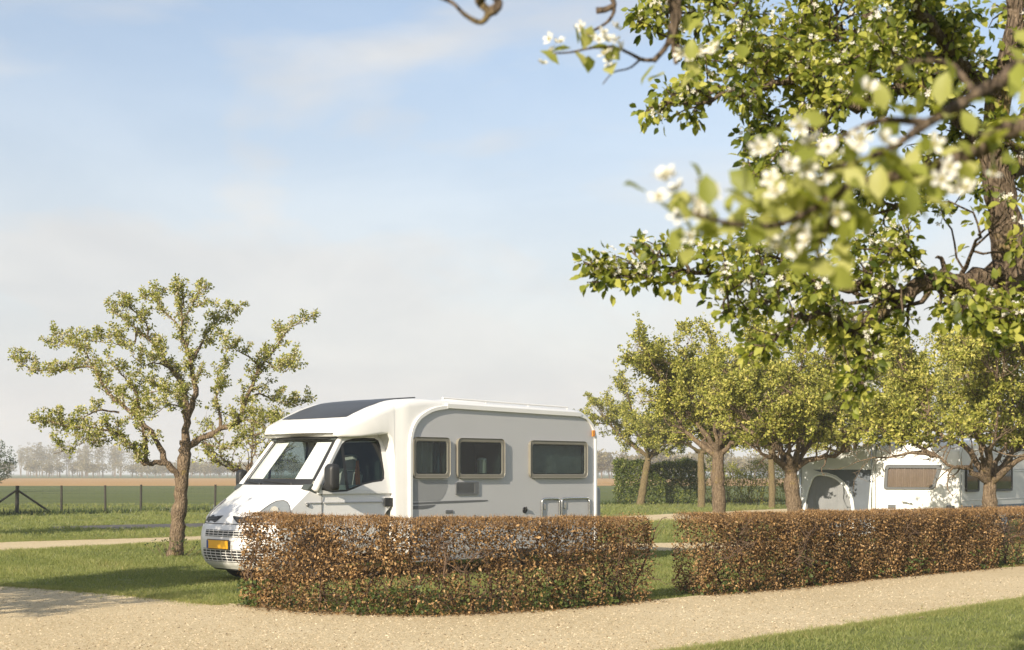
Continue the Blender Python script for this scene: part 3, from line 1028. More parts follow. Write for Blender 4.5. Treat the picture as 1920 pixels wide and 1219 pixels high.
# ------------------------------------------------------------------ green hedges at the back
def leaf_hedge(name, label, cat, x0, x1, y, depth, h, n, mat, seed, size=(.07, .12), stems=0, tint=.45, ragged=.12):
    root = thing(name, label, cat, ((x0 + x1) / 2, y, 0))
    g = np.random.default_rng(seed)
    w = (x1 - x0) / 2
    mb = MB()
    x = g.uniform(-w, w, n)
    hh = h * (1 + ragged * (np.sin(x * 2.1 + seed) * .4 + np.sin(x * 5.3) * .3 + g.normal(size=n) * .25))
    z = hh * g.random(n) ** .75
    face = g.random(n)
    dep = np.where(face < .6, -depth / 2 + np.abs(g.normal(size=n)) * .14 + .12 * np.sin(x * 3 + z * 4), g.uniform(-depth / 2, depth / 2, n))
    z = np.where((face >= .6) & (face < .8), hh, z)
    P = np.stack([x, dep, np.maximum(z, .03)], 1)
    foliage(g, mb, [(p, np.array([0, -.6, .5])) for p in P], 5, size, size[1], tint=(tint, .25))
    mb.build('foliage', M[mat], root)
    st = MB()
    for i in range(stems):
        sx = g.uniform(-w, w)
        tube(st, wander(g, (sx, g.uniform(-depth / 2, depth / 2) * .7, 0), (g.normal() * .12, 0, 1), h * g.uniform(.7, 1.1), 5, .1), np.linspace(.022, .006, 6), 5)
    if stems:
        st.build('stem', M['bark_young'], root, smooth=True)['kind'] = 'stuff'
    return root


leaf_hedge('hedge', 'tall dense dark green hedge along the fence behind the lawn', 'hedge', at(1152, 0, 75)[0], at(1318, 0, 75)[0], 75, 1.2, 2.05, 3200, 'leaf_hedge', 5, size=(.08, .14), stems=8, tint=.5)
leaf_hedge('shrub_row', 'loose olive shrubs with bare upright stems beside the green hedge', 'shrubs', at(1322, 0, 74)[0], at(1492, 0, 74)[0], 74, 1.4, 1.95, 1500, 'leaf', 6, size=(.06, .11), stems=46, tint=.3, ragged=.3)
leaf_hedge('hedge', 'clipped green hedge continuing behind the awning and caravan', 'hedge', at(1496, 0, 73)[0], at(1990, 0, 73)[0], 73, 1.2, 1.9, 2200, 'leaf_hedge', 7, size=(.08, .14), stems=8, tint=.5)

# ------------------------------------------------------------------ the wire fence
fence = thing('wire_fence', 'low wire mesh fence on dark posts between lawn and meadow', 'fence', (FENCE0[0], FENCE0[1], 0), math.atan2(FDIR[1], FDIR[0]))
ts = [-8.6, -6.9, -5.2, -3.5, -1.75, 0.0, 1.75, 3.55, 5.05, 6.7, 8.35] + [8.35 + 1.75 * k for k in range(1, 18)]
pm = MB()
tube(pm, [(0, 0, -.05), (0.004, 0, .6), (0, 0, 1.13)], [.05, .048, .046], 8)
pmesh = pm.mesh('post', M['post'], True, 50)
g = np.random.default_rng(3)
for t in ts:
    o = bpy.data.objects.new('post', pmesh)
    COL.objects.link(o)
    o.parent = fence
    o.location = (t, 0, g.normal() * .02)
    o.rotation_euler = (g.normal() * .02, g.normal() * .025, g.random() * 6)
    if abs(t) < .01:
        o.scale = (1.5, 1.5, 1.0)
for s in (-1, 1):
    mb = MB()
    tube(mb, [(0, -.02, .97), (s * 1.42, -.02, .0)], .042, 8)
    mb.build('brace', M['post'], fence, smooth=True, sharp=50)
wm = MB()
for z in (.06, .2, .34, .5, .66, .82, .98, 1.08):
    tube(wm, [(-8.6, .05, z), (38, .05, z)], .0025, 3, cap=False)
for x in np.arange(-8.6, 16, .30):
    tube(wm, [(x, .05, .06), (x, .05, 1.08)], .0016, 3, cap=False)
wm.build('wire_mesh', M['wire'], fence)


# ------------------------------------------------------------------ brown hedges
def brown_hedge(label, line, thick, hfun, n_leaf, seed, see, stems_per_m=4.5, tips=1100, weeds=0):
    line = smooth_path(np.array([(x, y, 0) for x, y in line]), 4)
    Ls = polyline_len(line)
    Lt = Ls[-1]
    c0 = sample(line, .5)
    root = thing('hedge', label, 'hedge', (c0[0], c0[1], 0), 0, 'clipped brown hedges along the gravel road')
    g = np.random.default_rng(seed)

    def pt(s, d, z):
        s = np.atleast_1d(s)
        X = np.stack([np.interp(s * Lt, Ls, line[:, k]) for k in range(2)], 1)
        A = np.stack([np.interp(np.clip(s * Lt + .15, 0, Lt), Ls, line[:, k]) - np.interp(np.clip(s * Lt - .15, 0, Lt), Ls, line[:, k]) for k in range(2)], 1)
        A = A / np.maximum(np.linalg.norm(A, axis=1, keepdims=True), 1e-6)
        N = np.stack([-A[:, 1], A[:, 0]], 1)                    # away from the road
        return np.concatenate([X + N * np.atleast_1d(d)[:, None] - c0[:2], np.atleast_1d(z)[:, None]], 1)

    # stems and their side branches
    sm = MB()
    ns = int(Lt * stems_per_m)
    for i in range(ns):
        s = (i + g.uniform(.2, .8)) / ns
        d = thick * g.uniform(.35, .65)
        H_ = hfun(s)
        p = wander(g, pt(s, d, 0)[0], (g.normal() * .15, g.normal() * .15, 1), H_ * g.uniform(.8, .95), 7, .22, .12)
        tube(sm, p, np.linspace(g.uniform(.012, .024), .005, 8), 5, 0, cap=False)
        for k in range(20):
            c = sample(p, g.uniform(.08, 1))
            dd = rdir(g, 1)[0] * np.array([1, 1, .35]) + np.array([0, 0, .25])
            q = wander(g, c, dd, g.uniform(.18, .42), 4, .38, .1)
            q[:, 2] = np.clip(q[:, 2], .03, H_ - .02)
            tube(sm, q, np.linspace(.0065, .0025, 5), 4, 0, cap=False)
            for _ in range(2):
                w = wander(g, sample(q, g.uniform(.3, 1)), rdir(g, 1)[0], g.uniform(.08, .2), 2, .4, .1)
                w[:, 2] = np.clip(w[:, 2], .03, H_ - .01)
                tube(sm, w, [.003, .0022, .0014], 3, 0, cap=False)
    sm.build('stem', M['hedge_twig'], root, smooth=True)['kind'] = 'stuff'
    # dry leaves
    lf = MB()
    n = n_leaf
    s = g.random(n)
    z = g.random(n)
    reg = g.random(n)
    dn = np.where(reg < .42, np.abs(g.normal(size=n)) * .05, np.where(reg < .66, thick - np.abs(g.normal(size=n)) * .05, thick * g.random(n)))
    topm = (reg > .80) & (reg < .93)
    Hs = hfun(s)
    z = np.where(topm, 1 - np.abs(g.normal(size=n)) * .035, z)
    dn = np.where(topm, thick * g.random(n), dn)
    endm = reg > .95
    s = np.where(endm, np.where(g.random(n) < .5, np.abs(g.normal(size=n)) * .01, 1 - np.abs(g.normal(size=n)) * .01), s)
    # round the upper edges
    edge = np.clip((z - .9) / .1, 0, 1)
    dn = thick / 2 + (dn - thick / 2) * (1 - .16 * edge ** 2)
    patch = (np.sin(s * Lt * 4.1 + seed) * np.sin(z * 7 + s * Lt * 2.3) + np.sin(s * Lt * 9.7 + z * 5) * .7 + g.normal(size=n) * .35) * .5
    prob = see(s, z) * np.clip(1 + 1.0 * patch, .06, 1.6)
    ok = g.random(n) < prob
    s, z, dn, Hs, patch = s[ok], z[ok], dn[ok], Hs[ok], patch[ok]
    n = len(s)
    bulge = .03 * np.sin(s * Lt * 3.3 + z * 4 + seed) + .02 * np.sin(s * Lt * 8.1 - z * 6)
    P = pt(s, dn + np.where(dn < thick * .5, bulge, -bulge) + g.normal(size=n) * .018, .04 + z * (Hs - .04) + g.normal(size=n) * .012)
    P[:, 2] = np.minimum(P[:, 2], Hs - .022 + g.normal(size=n) * .006)
    ax = nrm(rdir(g, n) + np.array([0, -.1, -.25]))
    nm = rdir(g, n)
    big = np.where(z > .90, .55, 1.0) * g.uniform(.7, 1.15, n)
    tn = np.clip(.44 + g.normal(size=n) * .29 + patch * .08, 0, 1)
    scatter(lf, LEAF4, LEAF4F, P, ax, nm, g.uniform(.026, .054, n) * big, np.full(n, .58), tn)
    # fine reddish tips on the clipped top
    nt = int(tips * Lt)
    s2 = g.random(nt)
    Pt = pt(s2, thick * (.04 + .92 * g.random(nt)), hfun(s2) - g.uniform(.02, .16, nt))
    lean = g.normal(size=(nt, 2)) * .28
    hh = g.uniform(.05, .16, nt)
    tp_ = Pt + np.concatenate([lean * hh[:, None], hh[:, None]], 1)
    tp_[:, 2] = np.minimum(tp_[:, 2], hfun(s2) + g.uniform(-.02, .035, nt))
    a = g.random(nt) * 6.283
    dx = np.stack([np.cos(a), np.sin(a), np.zeros(nt)], 1) * .0028
    lf.add(np.stack([Pt - dx, Pt + dx, tp_], 1).reshape(-1, 3), np.arange(nt * 3).reshape(-1, 3), 1, np.repeat(np.clip(.5 + g.normal(size=nt) * .25, 0, 1), 3))
    fo = lf.build('foliage', [M['leaf_brown'], M['hedge_tip']], root)
    fo['kind'] = 'stuff'
    if weeds:
        wd = MB()
        s3 = g.random(weeds)
        zz = .30 * g.random(weeds) ** 1.6
        Pw = pt(s3, -.05 + thick * .9 * g.random(weeds) ** 1.5, zz + .02)
        gate = np.sin(s3 * Lt * 2.7 + 1) + np.sin(s3 * Lt * 6.1) * .7 + g.normal(size=weeds) * .5 > -.1
        foliage(g, wd, [(p, np.array([0, -.3, .8])) for p in Pw[gate]], 5, (.03, .06), .05, wid=.85, tint=(.5, .25))
        w = wd.build('ivy', M['weed'], root)
        w['kind'] = 'stuff'
    # fallen leaves in front of it
    fl = MB()
    nf = int(Lt * 420)
    s4 = g.random(nf)
    d4 = .10 - np.abs(g.normal(size=nf)) * .17 + .25 * (g.random(nf) ** 2)
    Pf = pt(s4, d4, .018 + g.random(nf) * .012) + np.array([c0[0], c0[1], 0])
    scatter(fl, LEAF4, LEAF4F, Pf, nrm(g.normal(size=(nf, 3)) * np.array([1, 1, .25])), nrm(rdir(g, nf) * .4 + np.array([0, 0, 1.0])), g.uniform(.016, .045, nf), np.full(nf, .6), np.clip(.42 + g.normal(size=nf) * .25, 0, 1))
    return root, fl


sstep = lambda x, a, b: np.clip((x - a) / (b - a), 0, 1) ** 2 * (3 - 2 * np.clip((x - a) / (b - a), 0, 1))
h1, f1 = brown_hedge('see-through brown beech hedge in front of the motorhome', HEDGE_L, .55,
                     lambda s: 1.135 + .015 * np.sin(np.asarray(s) * 3.1) - .065 * np.asarray(s) + .007 * np.sin(np.asarray(s) * 41) + .006 * np.sin(np.asarray(s) * 23 + 1), 62000, 101,
                     lambda s, z: np.where(z > .84, 1.0, np.where(z > .55, .84, np.where(z > .3, .62, .48))) * (1 - .2 * sstep(s, .3, .6) * (z < .75)), weeds=520)
h2, f2 = brown_hedge('long dense brown beech hedge in front of the caravan', HEDGE_R, .62,
                     lambda s: 1.085 - .065 * np.asarray(s) + .012 * np.sin(np.asarray(s) * 53) + .012 * np.sin(np.asarray(s) * 31 + 2), 92000, 202,
                     lambda s, z: np.clip(np.where(z > .8, 1.0, np.where(z > .45, .75 + .25 * sstep(s, .1, .4), .45 + .55 * sstep(s, .12, .45))), 0, 1), weeds=420)
h3, f3 = brown_hedge('thin pale end of a further brown hedge at the right edge of the road', HEDGE_3, .6,
                     lambda s: 1.02 + 0 * np.asarray(s), 15000, 303, lambda s, z: np.where(z > .8, .9, .5) * np.ones_like(s), weeds=160)
for f in (f1, f2, f3):
    pass
fl = MB()
for f in (f1, f2, f3):
    for (v, t), (fc, m) in zip(f.v, f.f):
        fl.add(v, fc, 0, t)
tag(fl.build('fallen_leaves', M['leaf_brown']), 'fallen dry leaves strewn along the foot of the hedges', 'leaves', kind='stuff')


# ------------------------------------------------------------------ motorhome
TH = R(44)
md = np.array([math.sin(TH), math.cos(TH)])
VAN = np.array([-4.124, 20.930])
van = thing('motorhome', 'white motorhome with low overcab nose parked behind the brown hedge', 'motorhome', (VAN[0], VAN[1], 0), math.pi / 2 - TH)


def ring_rect(x, z0, z1, hw, rt, rb, n=6, crown=0.0):
    pts = []
    for cy_, cz, r, a0 in ((hw - rb, z0 + rb, rb, -90), (hw - rt, z1 - rt, rt, 0), (-hw + rt, z1 - rt, rt, 90), (-hw + rb, z0 + rb, rb, 180)):
        for i in range(n):
            a = R(a0 + 90 * i / (n - 1))
            pts.append((x, cy_ + r * math.cos(a), cz + r * math.sin(a)))
        if a0 == 0:
            for k in range(1, 6):
                yy = (hw - rt) * (1 - 2 * k / 6)
                pts.append((x, yy, z1 + crown * (1 - (yy / (hw - rt)) ** 2)))
    return pts


def loft(mb, rings, mat=0):
    k = len(rings[0])
    V = [p for r in rings for p in r]
    F = []
    for i in range(len(rings) - 1):
        for j in range(k):
            l = (j + 1) % k
            F.append((i * k + j, i * k + l, (i + 1) * k + l, (i + 1) * k + j))
    F.append(tuple(range(k))[::-1])
    F.append(tuple((len(rings) - 1) * k + j for j in range(k)))
    mb.add(V, F, mat)


def rotz_fix(V):
    return V


# living body with the overcab nose
rings = []
for x, z0, z1, hw, rt, rb, cw in [
        (1.10, 2.175, 2.205, .84, .012, .012, .0), (1.105, 2.16, 2.25, .88, .03, .03, .0), (1.13, 2.15, 2.30, .91, .05, .03, .0), (1.20, 2.145, 2.345, .95, .08, .04, .005),
        (1.32, 2.14, 2.39, .99, .10, .04, .01), (1.50, 2.145, 2.45, 1.03, .12, .04, .015), (1.75, 2.16, 2.535, 1.06, .13, .05, .02),
        (2.0, 2.185, 2.615, 1.085, .14, .05, .02), (2.12, 2.195, 2.65, 1.092, .14, .05, .02), (2.19, 2.12, 2.675, 1.098, .14, .03, .02), (2.225, 1.99, 2.685, 1.10, .14, .03, .02),
        (2.25, 1.76, 2.69, 1.10, .14, .03, .02), (2.262, .42, 2.695, 1.10, .14, .03, .02), (2.36, .36, 2.715, 1.135, .13, .03, .02), (2.50, .34, 2.735, 1.15, .12, .03, .02),
        (2.8, .34, 2.75, 1.15, .11, .03, .01), (3.3, .34, 2.745, 1.15, .10, .03, .01), (5.0, .34, 2.715, 1.15, .10, .03, .01), (6.35, .34, 2.695, 1.15, .10, .03, .01),
        (6.52, .34, 2.675, 1.15, .10, .03, .0), (6.66, .34, 2.61, 1.15, .10, .03, .0), (6.76, .35, 2.52, 1.145, .10, .03, .0), (6.82, .36, 2.42, 1.14, .09, .03, .0), (6.855, .38, 2.28, 1.12, .08, .04, .0)]:
    r = ring_rect(x, z0, z1, hw, rt, rb, crown=cw)
    k = max(0.0, (1.95 - x) / .85)
    r = [(px + .27 * k * (abs(py) / 1.0) ** 2.6, py, pz) for px, py, pz in r]
    rings.append(r)
bb = MB()
loft(bb, rings)
body = bb.build('body', [M['grp_white'], M['interior']], van, smooth=True, sharp=38)
bm = bmesh.new()
bm.from_mesh(body.data)
bmesh.ops.recalc_face_normals(bm, faces=bm.faces)
bm.to_mesh(body.data)
bm.free()

WIN = [(2.56, 3.29, 1.55, 2.14), (3.49, 4.51, 1.545, 2.14), (5.15, 6.55, 1.545, 2.13)]
cut = MB()
for x0, x1, z0, z1 in WIN:
    box(cut, (x0 + .03, -1.4, z0 + .03), (x1 - .03, -.55, z1 - .03), 1)
cut_o = cut.build('cutter', [M['grp_white'], M['interior']])
bo = body.modifiers.new('cut', 'BOOLEAN')
bo.operation = 'DIFFERENCE'
bo.solver = 'EXACT'
bo.object = cut_o
cut_o.parent = van
bpy.context.view_layer.update()
dg = bpy.context.evaluated_depsgraph_get()
nm_ = bpy.data.meshes.new_from_object(body.evaluated_get(dg))
body.modifiers.clear()
body.data = nm_
bpy.data.objects.remove(cut_o)
bvh = BVHTree.FromPolygons([v.co[:] for v in body.data.vertices], [p.vertices[:] for p in body.data.polygons])


def roof_z(x, y):
    h = bvh.ray_cast(Vector((x, y, 5)), Vector((0, 0, -1)))
    return h[0].z if h[0] else None


def poly_panel(mb, outer, holes, y0, y1, mat=0, ymap=None):
    """a sheet in the (x, z) plane with holes, from y0 (outer face) to y1"""
    bm = bmesh.new()
    loops = [outer] + holes
    for lp in loops:
        vs = [bm.verts.new((x, 0, z)) for x, z in lp]
        for i in range(len(vs)):
            bm.edges.new((vs[i], vs[(i + 1) % len(vs)]))
    bmesh.ops.triangle_fill(bm, use_beauty=True, use_dissolve=False, edges=bm.edges[:])
    bm.verts.index_update()
    bm.normal_update()
    V = [(v.co.x, v.co.z) for v in bm.verts]
    F = [tuple(v.index for v in f.verts) for f in bm.faces]
    bm.free()
    f0 = ymap or (lambda x, z, y: y)
    n = len(V)
    VV = [(x, f0(x, z, y0), z) for x, z in V] + [(x, f0(x, z, y1), z) for x, z in V]

    def orient(f, want_neg):
        a, b, c = (np.array(VV[i]) for i in f[:3])
        nn = np.cross(b - a, c - a)
        return f if (nn[1] < 0) == want_neg else f[::-1]
    out_neg = y0 < y1
    FF = [orient(f, out_neg) for f in F] + [orient(tuple(i + n for i in f), not out_neg) for f in F]
    st = 0
    for lp in loops:
        k = len(lp)
        for i in range(k):
            a, b = st + i, st + (i + 1) % k
            FF.append((a, b, b + n, a + n))
        st += k
    mb.add(VV, FF, mat)


def rrect(x0, x1, z0, z1, r, n=5):
    out = []
    for cx, cz, a0 in ((x1 - r, z0 + r, -90), (x1 - r, z1 - r, 0), (x0 + r, z1 - r, 90), (x0 + r, z0 + r, 180)):
        for i in range(n):
            a = R(a0 + 90 * i / (n - 1))
            out.append((cx + r * math.cos(a), cz + r * math.sin(a)))
    return out


# the grey side wall, its holes for the windows
arch = [(2.515, .36), (2.515, 2.02), (2.54, 2.18), (2.60, 2.32), (2.70, 2.43), (2.82, 2.50), (2.95, 2.555), (3.10, 2.59), (3.29, 2.615)]
rear = [(6.38, 2.575), (6.52, 2.55), (6.64, 2.48), (6.73, 2.38), (6.78, 2.24), (6.795, 2.05), (6.795, .36)]
wall = MB()
poly_panel(wall, arch + rear, [rrect(x0 + .03, x1 - .03, z0 + .03, z1 - .03, .05) for x0, x1, z0, z1 in WIN], -1.156, -1.149)
wall.build('side_wall', M['side_grey'], van)


def sweep_trim(mb, path, w, y_out, y_in, mat=0):
    """flat band of width w along a line in the (x, z) plane, standing proud of the wall"""
    P = np.array(path)
    T = np.gradient(P, axis=0)
    T = T / np.linalg.norm(T, axis=1, keepdims=True)
    N = np.stack([-T[:, 1], T[:, 0]], 1) * w / 2
    A, B = P + N, P - N
    n = len(P)
    V = []
    for a, b in zip(A, B):
        V += [(a[0], y_in, a[1]), (a[0] * .85 + b[0] * .15, y_out, a[1] * .85 + b[1] * .15), (b[0] * .85 + a[0] * .15, y_out, b[1] * .85 + a[1] * .15), (b[0], y_in, b[1])]
    F = []
    for i in range(n - 1):
        for j in range(3):
            F.append((i * 4 + j, i * 4 + j + 1, (i + 1) * 4 + j + 1, (i + 1) * 4 + j))
    F += [(0, 1, 2, 3)[::-1], tuple((n - 1) * 4 + j for j in range(4))]
    mb.add(V, F, mat)


tm = MB()
ap = smooth_path([(x, 0, z) for x, z in arch[1:]], 3)[:, [0, 2]]
sweep_trim(tm, np.vstack([[(2.505, .36)], [(2.505, 1.0)], ap + np.array([-.012, .02])]), .07, -1.192, -1.14)
tm.build('arch_trim', M['grp_white'], van, smooth=True, sharp=40)
tm = MB()
sweep_trim(tm, [(3.26, 2.655), (4.3, 2.64), (5.4, 2.625), (6.42, 2.612)], .095, -1.195, -1.13)
tm.build('awning_rail', M['grp_white'], van, smooth=True, sharp=40)
tm = MB()
rp = smooth_path([(x, 0, z) for x, z in rear], 3)[:, [0, 2]]
sweep_trim(tm, rp + np.array([.022, .012]), .06, -1.185, -1.13)
tm.build('rear_trim', M['grp_white'], van, smooth=True, sharp=40)


def side_window(x0, x1, z0, z1):
    fr = MB()
    poly_panel(fr, rrect(x0 - .02, x1 + .02, z0 - .02, z1 + .02, .085), [rrect(x0 + .045, x1 - .045, z0 + .045, z1 - .045, .045)], -1.196, -1.15)
    f = fr.build('window', M['frame_beige'], van, bevel=.012)
    pn = MB()
    poly_panel(pn, rrect(x0 + .035, x1 - .035, z0 + .035, z1 - .035, .045), [], -1.188, -1.182)
    pn.build('pane', M['pane'], f)
    sl = MB()
    poly_panel(sl, rrect(x0 + .047, x1 - .047, z0 + .047, z1 - .047, .045), [rrect(x0 + .062, x1 - .062, z0 + .062, z1 - .062, .035)], -1.181, -1.172)
    sl.build('seal', M['black_plastic'], f)
    return f


def curtain(mb, x0, x1, z0, z1, y, folds, amp, mat=0):
    n = max(8, int((x1 - x0) * 60))
    V, F = [], []
    for i in range(n + 1):
        t = i / n
        x = x0 + (x1 - x0) * t
        yy = y + amp * math.sin(t * folds * 6.283) + amp * .4 * math.sin(t * folds * 15.1)
        V += [(x, yy, z0), (x, yy * .999, z1)]
    for i in range(n):
        F.append((2 * i, 2 * i + 2, 2 * i + 3, 2 * i + 1))
    mb.add(V, F, mat)


wins = [side_window(*w) for w in WIN]
c = MB()
curtain(c, 2.62, 3.03, 1.56, 2.1, -1.09, 4, .018)
curtain(c, 3.03, 3.20, 1.56, 2.1, -1.07, 2, .018, 1)
c.build('curtain', [M['curtain'], M['curtain_blue']], wins[0], smooth=True)
c = MB()
curtain(c, 5.20, 6.51, 1.56, 2.1, -1.10, 1.5, .006)
c.build('blind', M['silver_blind'], wins[2], smooth=True)
jar = thing('jar', 'pale lidded jar standing inside the middle side window of the motorhome', 'jar', (0, 0, 0))
jar.rotation_euler = (0, 0, math.pi / 2 - TH)


def vworld(x, y, z):
    c_, s_ = math.cos(math.pi / 2 - TH), math.sin(math.pi / 2 - TH)
    return (VAN[0] + x * c_ - y * s_, VAN[1] + x * s_ + y * c_, z)


jar.location = vworld(4.22, -.98, 1.575)
j = MB()
tube(j, [(0, 0, 0), (0, 0, .01), (0, 0, .22), (0, 0, .24)], [.07, .08, .08, .07], 16)
j.build('jar_body', M['tank'], jar, smooth=True, sharp=40)
j = MB()
tube(j, [(0, 0, .241), (0, 0, .265), (0, 0, .28)], [.075, .075, .03], 16)
j.build('jar_lid', M['blind'], jar, smooth=True, sharp=40)
tw = thing('spray_bottle', 'dark bottle beside the jar inside the middle side window', 'bottle', vworld(3.70, -.95, 1.575), math.pi / 2 - TH)
j = MB()
tube(j, [(0, 0, 0), (0, 0, .16), (0, 0, .20), (0, 0, .26)], [.04, .04, .015, .015], 12)
j.build('bottle_body', M['curtain_blue'], tw, smooth=True, sharp=40)

# side furniture
v = MB()
poly_panel(v, rrect(3.46, 3.96, 1.265, 1.465, .02), [rrect(3.485, 3.865, 1.29, 1.44, .01)], -1.176, -1.15)
vent = v.build('fridge_vent', M['decal_dark'], van, bevel=.005)
v = MB()
box(v, (3.48, -1.160, 1.285), (3.87, -1.1565, 1.445))
v.build('vent_back', M['black_plastic'], vent)
sl = MB()
box(sl, (3.487, -1.172, -.006), (3.863, -1.160, .006))
slm = sl.mesh('slat', M['decal_dark'])
for i in range(8):
    o = bpy.data.objects.new('slat', slm)
    COL.objects.link(o)
    o.parent = vent
    o.location = (0, 0, 1.300 + i * .0185)
dc = MB()
poly_panel(dc, [(2.545, 1.125), (2.545, 1.155), (3.3, 1.172), (4.0, 1.178), (4.17, 1.176), (4.19, 1.163), (4.1, 1.150), (3.6, 1.140)], [], -1.1595, -1.156)
dc.build('stripe', M['decal_dark'], van)
dc = MB()
poly_panel(dc, [(2.545, 1.175), (2.545, 1.50), (3.29, 1.50), (3.285, 1.40), (3.25, 1.31), (3.19, 1.23), (3.12, 1.178)], [], -1.1593, -1.156)
dc.build('swoosh', M['decal'], van)
dc = MB()
poly_panel(dc, [(2.545, 1.055), (2.545, 1.105), (3.04, 1.118), (2.98, 1.085), (2.86, 1.06), (2.75, 1.052)], [], -1.1593, -1.156)
dc.build('swoosh', M['decal_dark'], van)
for x0, x1 in ((5.44, 5.875), (5.93, 6.64)):
    h = MB()
    tube(h, smooth_path([(x0, -1.178, .62), (x0, -1.178, 1.10), (x0 + .015, -1.178, 1.15), (x0 + .07, -1.178, 1.178), (x1 - .07, -1.178, 1.178), (x1 - .015, -1.178, 1.15), (x1, -1.178, 1.10), (x1, -1.178, .62)], 4), .014, 8)
    for xx in (x0, x1):
        tube(h, [(xx, -1.178, .66), (xx, -1.15, .66)], .010, 6)
    tube(h, [((x0 + x1) / 2, -1.178, 1.178), ((x0 + x1) / 2, -1.15, 1.178)], .010, 6)
    h.build('hatch_rail', M['chrome'], van, smooth=True, sharp=50)
h = MB()
box(h, (5.50, -1.17, 1.0), (5.55, -1.15, 1.1))
box(h, (6.0, -1.17, 1.0), (6.06, -1.15, 1.12))
h.build('latch', M['chrome'], van, bevel=.006)
h = MB()
tube(h, [(5.04, -1.15, .995), (5.04, -1.17, .995)], [.055, .05], 16)
tube(h, [(5.04, -1.17, .99), (5.04, -1.20, 1.03), (5.04, -1.19, 1.05)], .014, 8)
h.build('filler_cap', M['black_plastic'], van, smooth=True, sharp=40)
h = MB()
box(h, (3.24, -1.168, .98), (3.40, -1.15, 1.03))
h.build('socket_cover', M['decal_dark'], van, bevel=.006)
h = MB()
box(h, (6.70, -1.205, 2.24), (6.77, -1.18, 2.35))
h.build('marker_lamp', M['lamp_amber'], van, bevel=.008)
h = MB()
loft(h, [ring_rect(6.86, .55, 1.36, 1.10, .06, .05), ring_rect(7.02, .56, 1.36, 1.10, .06, .05), ring_rect(7.07, .60, 1.32, 1.06, .05, .05)])
rb = h.build('rear_bumper', M['bumper_grey'], van, smooth=True, sharp=40)
h = MB()
box(h, (6.862, -1.115, .8), (6.90, -1.101, 1.22))
h.build('tail_lamp', M['lamp_red'], rb, bevel=.005)
for x0, x1 in ((2.52, 4.62), (5.55, 6.80)):
    sk = MB()
    box(sk, (x0, -1.147, .24), (x1, -1.10, .34))
    sk.build('skirt', M['bumper_grey'], van, bevel=.01)

# roof furniture
rf = MB()
for s in (-1, 1):
    xs_ = np.linspace(3.35, 6.3, 8)
    tube(rf, [(x, s * .98, roof_z(x, s * .98) + .045) for x in xs_], .016, 8)
    for x in (3.36, 4.3, 5.3, 6.28):
        tube(rf, [(x, s * .98, roof_z(x, s * .98) - .01), (x, s * .98, roof_z(x, s * .98) + .045)], .013, 6)
rf.build('roof_rail', M['grp_white'], van, smooth=True, sharp=50)
hm = MB()
loft(hm, [[(x, y, z) for x, y, z in [(3.0 + sx, sy, zz) for sx, sy in ((-.02, -.30), (.42, -.30), (.42, .30), (-.02, .30))]] for zz in (2.72, 2.78)])
hatch = hm.build('roof_hatch', M['black_plastic'], van, bevel=.012)
hm = MB()
hm.add([(2.99, -.28, 2.785), (3.41, -.28, 2.815), (3.41, .28, 2.815), (2.99, .28, 2.785), (2.99, -.28, 2.80), (3.41, -.28, 2.835), (3.41, .28, 2.835), (2.99, .28, 2.80)], BOXF)
hm.build('hatch_lid', M['skylight'], hatch, bevel=.008)


def dome(x0, x1, y0, y1, z, h, mat, name):
    mb = MB()
    rr = []
    for k, (f, hz) in enumerate(((1, 0), (1, .45), (.93, .75), (.78, .93), (.5, 1.0))):
        cx, cy2 = (x0 + x1) / 2, (y0 + y1) / 2
        rr.append([(cx + (px - cx) * f, cy2 + (pz - cy2) * f, z + h * hz) for px, pz in rrect(x0, x1, y0, y1, .08)])
    loft(mb, rr)
    return mb.build(name, M[mat], van, smooth=True, sharp=50)


dome(4.15, 4.95, -.4, .4, 2.71, .13, 'grp_white', 'roof_light')
dome(5.4, 6.2, -.35, .35, 2.69, .09, 'grp_white', 'roof_light')
mb = MB()
ny, nx = 14, 12
V, F = [], []
for i in range(nx + 1):
    for jy in range(ny + 1):
        y = -.79 + 1.58 * jy / ny
        x0 = 1.40 + .16 * (abs(y) / .8) ** 2.4
        x = x0 + (2.60 - x0) * i / nx
        V.append((x, y, (roof_z(x, y) or 2.5) + .006))
for i in range(nx):
    for jy in range(ny):
        a = i * (ny + 1) + jy
        F.append((a, a + ny + 1, a + ny + 2, a + 1))
mb.add(V, F)
mb.build('nose_skylight', M['skylight'], van, smooth=True)
mb = MB()
pts = []
for jy in range(15):
    y = -.62 + 1.24 * jy / 14
    pts.append((1.102 + .27 * (abs(y)) ** 2.6 * (1.95 - 1.1) / .85 - .004 + .02, y, 2.262))
tube(mb, pts, .007, 6)
mb.build('nose_groove', M['decal'], van, smooth=True)

# cab: outlines stacked from the sill to the foot of the windscreen
LV = [(.22, .04, .34, 3.4, .86), (.28, -.04, .34, 3.4, .93), (.42, -.10, .35, 3.4, .97), (.62, -.11, .35, 3.4, .98), (.78, -.09, .34, 3.2, .985), (.845, -.06, .33, 3.1, .985),
      (.90, -.035, .33, 3.0, .985), (.97, -.015, .33, 2.9, .985), (1.03, .03, .335, 2.8, .98), (1.09, .11, .33, 2.7, .978), (1.16, .22, .31, 2.6, .974), (1.24, .35, .285, 2.5, .968), (1.32, .48, .26, 2.4, .96), (1.39, .58, .25, 2.4, .95), (1.43, .63, .24, 2.4, .942)]
LVa = np.array(LV)


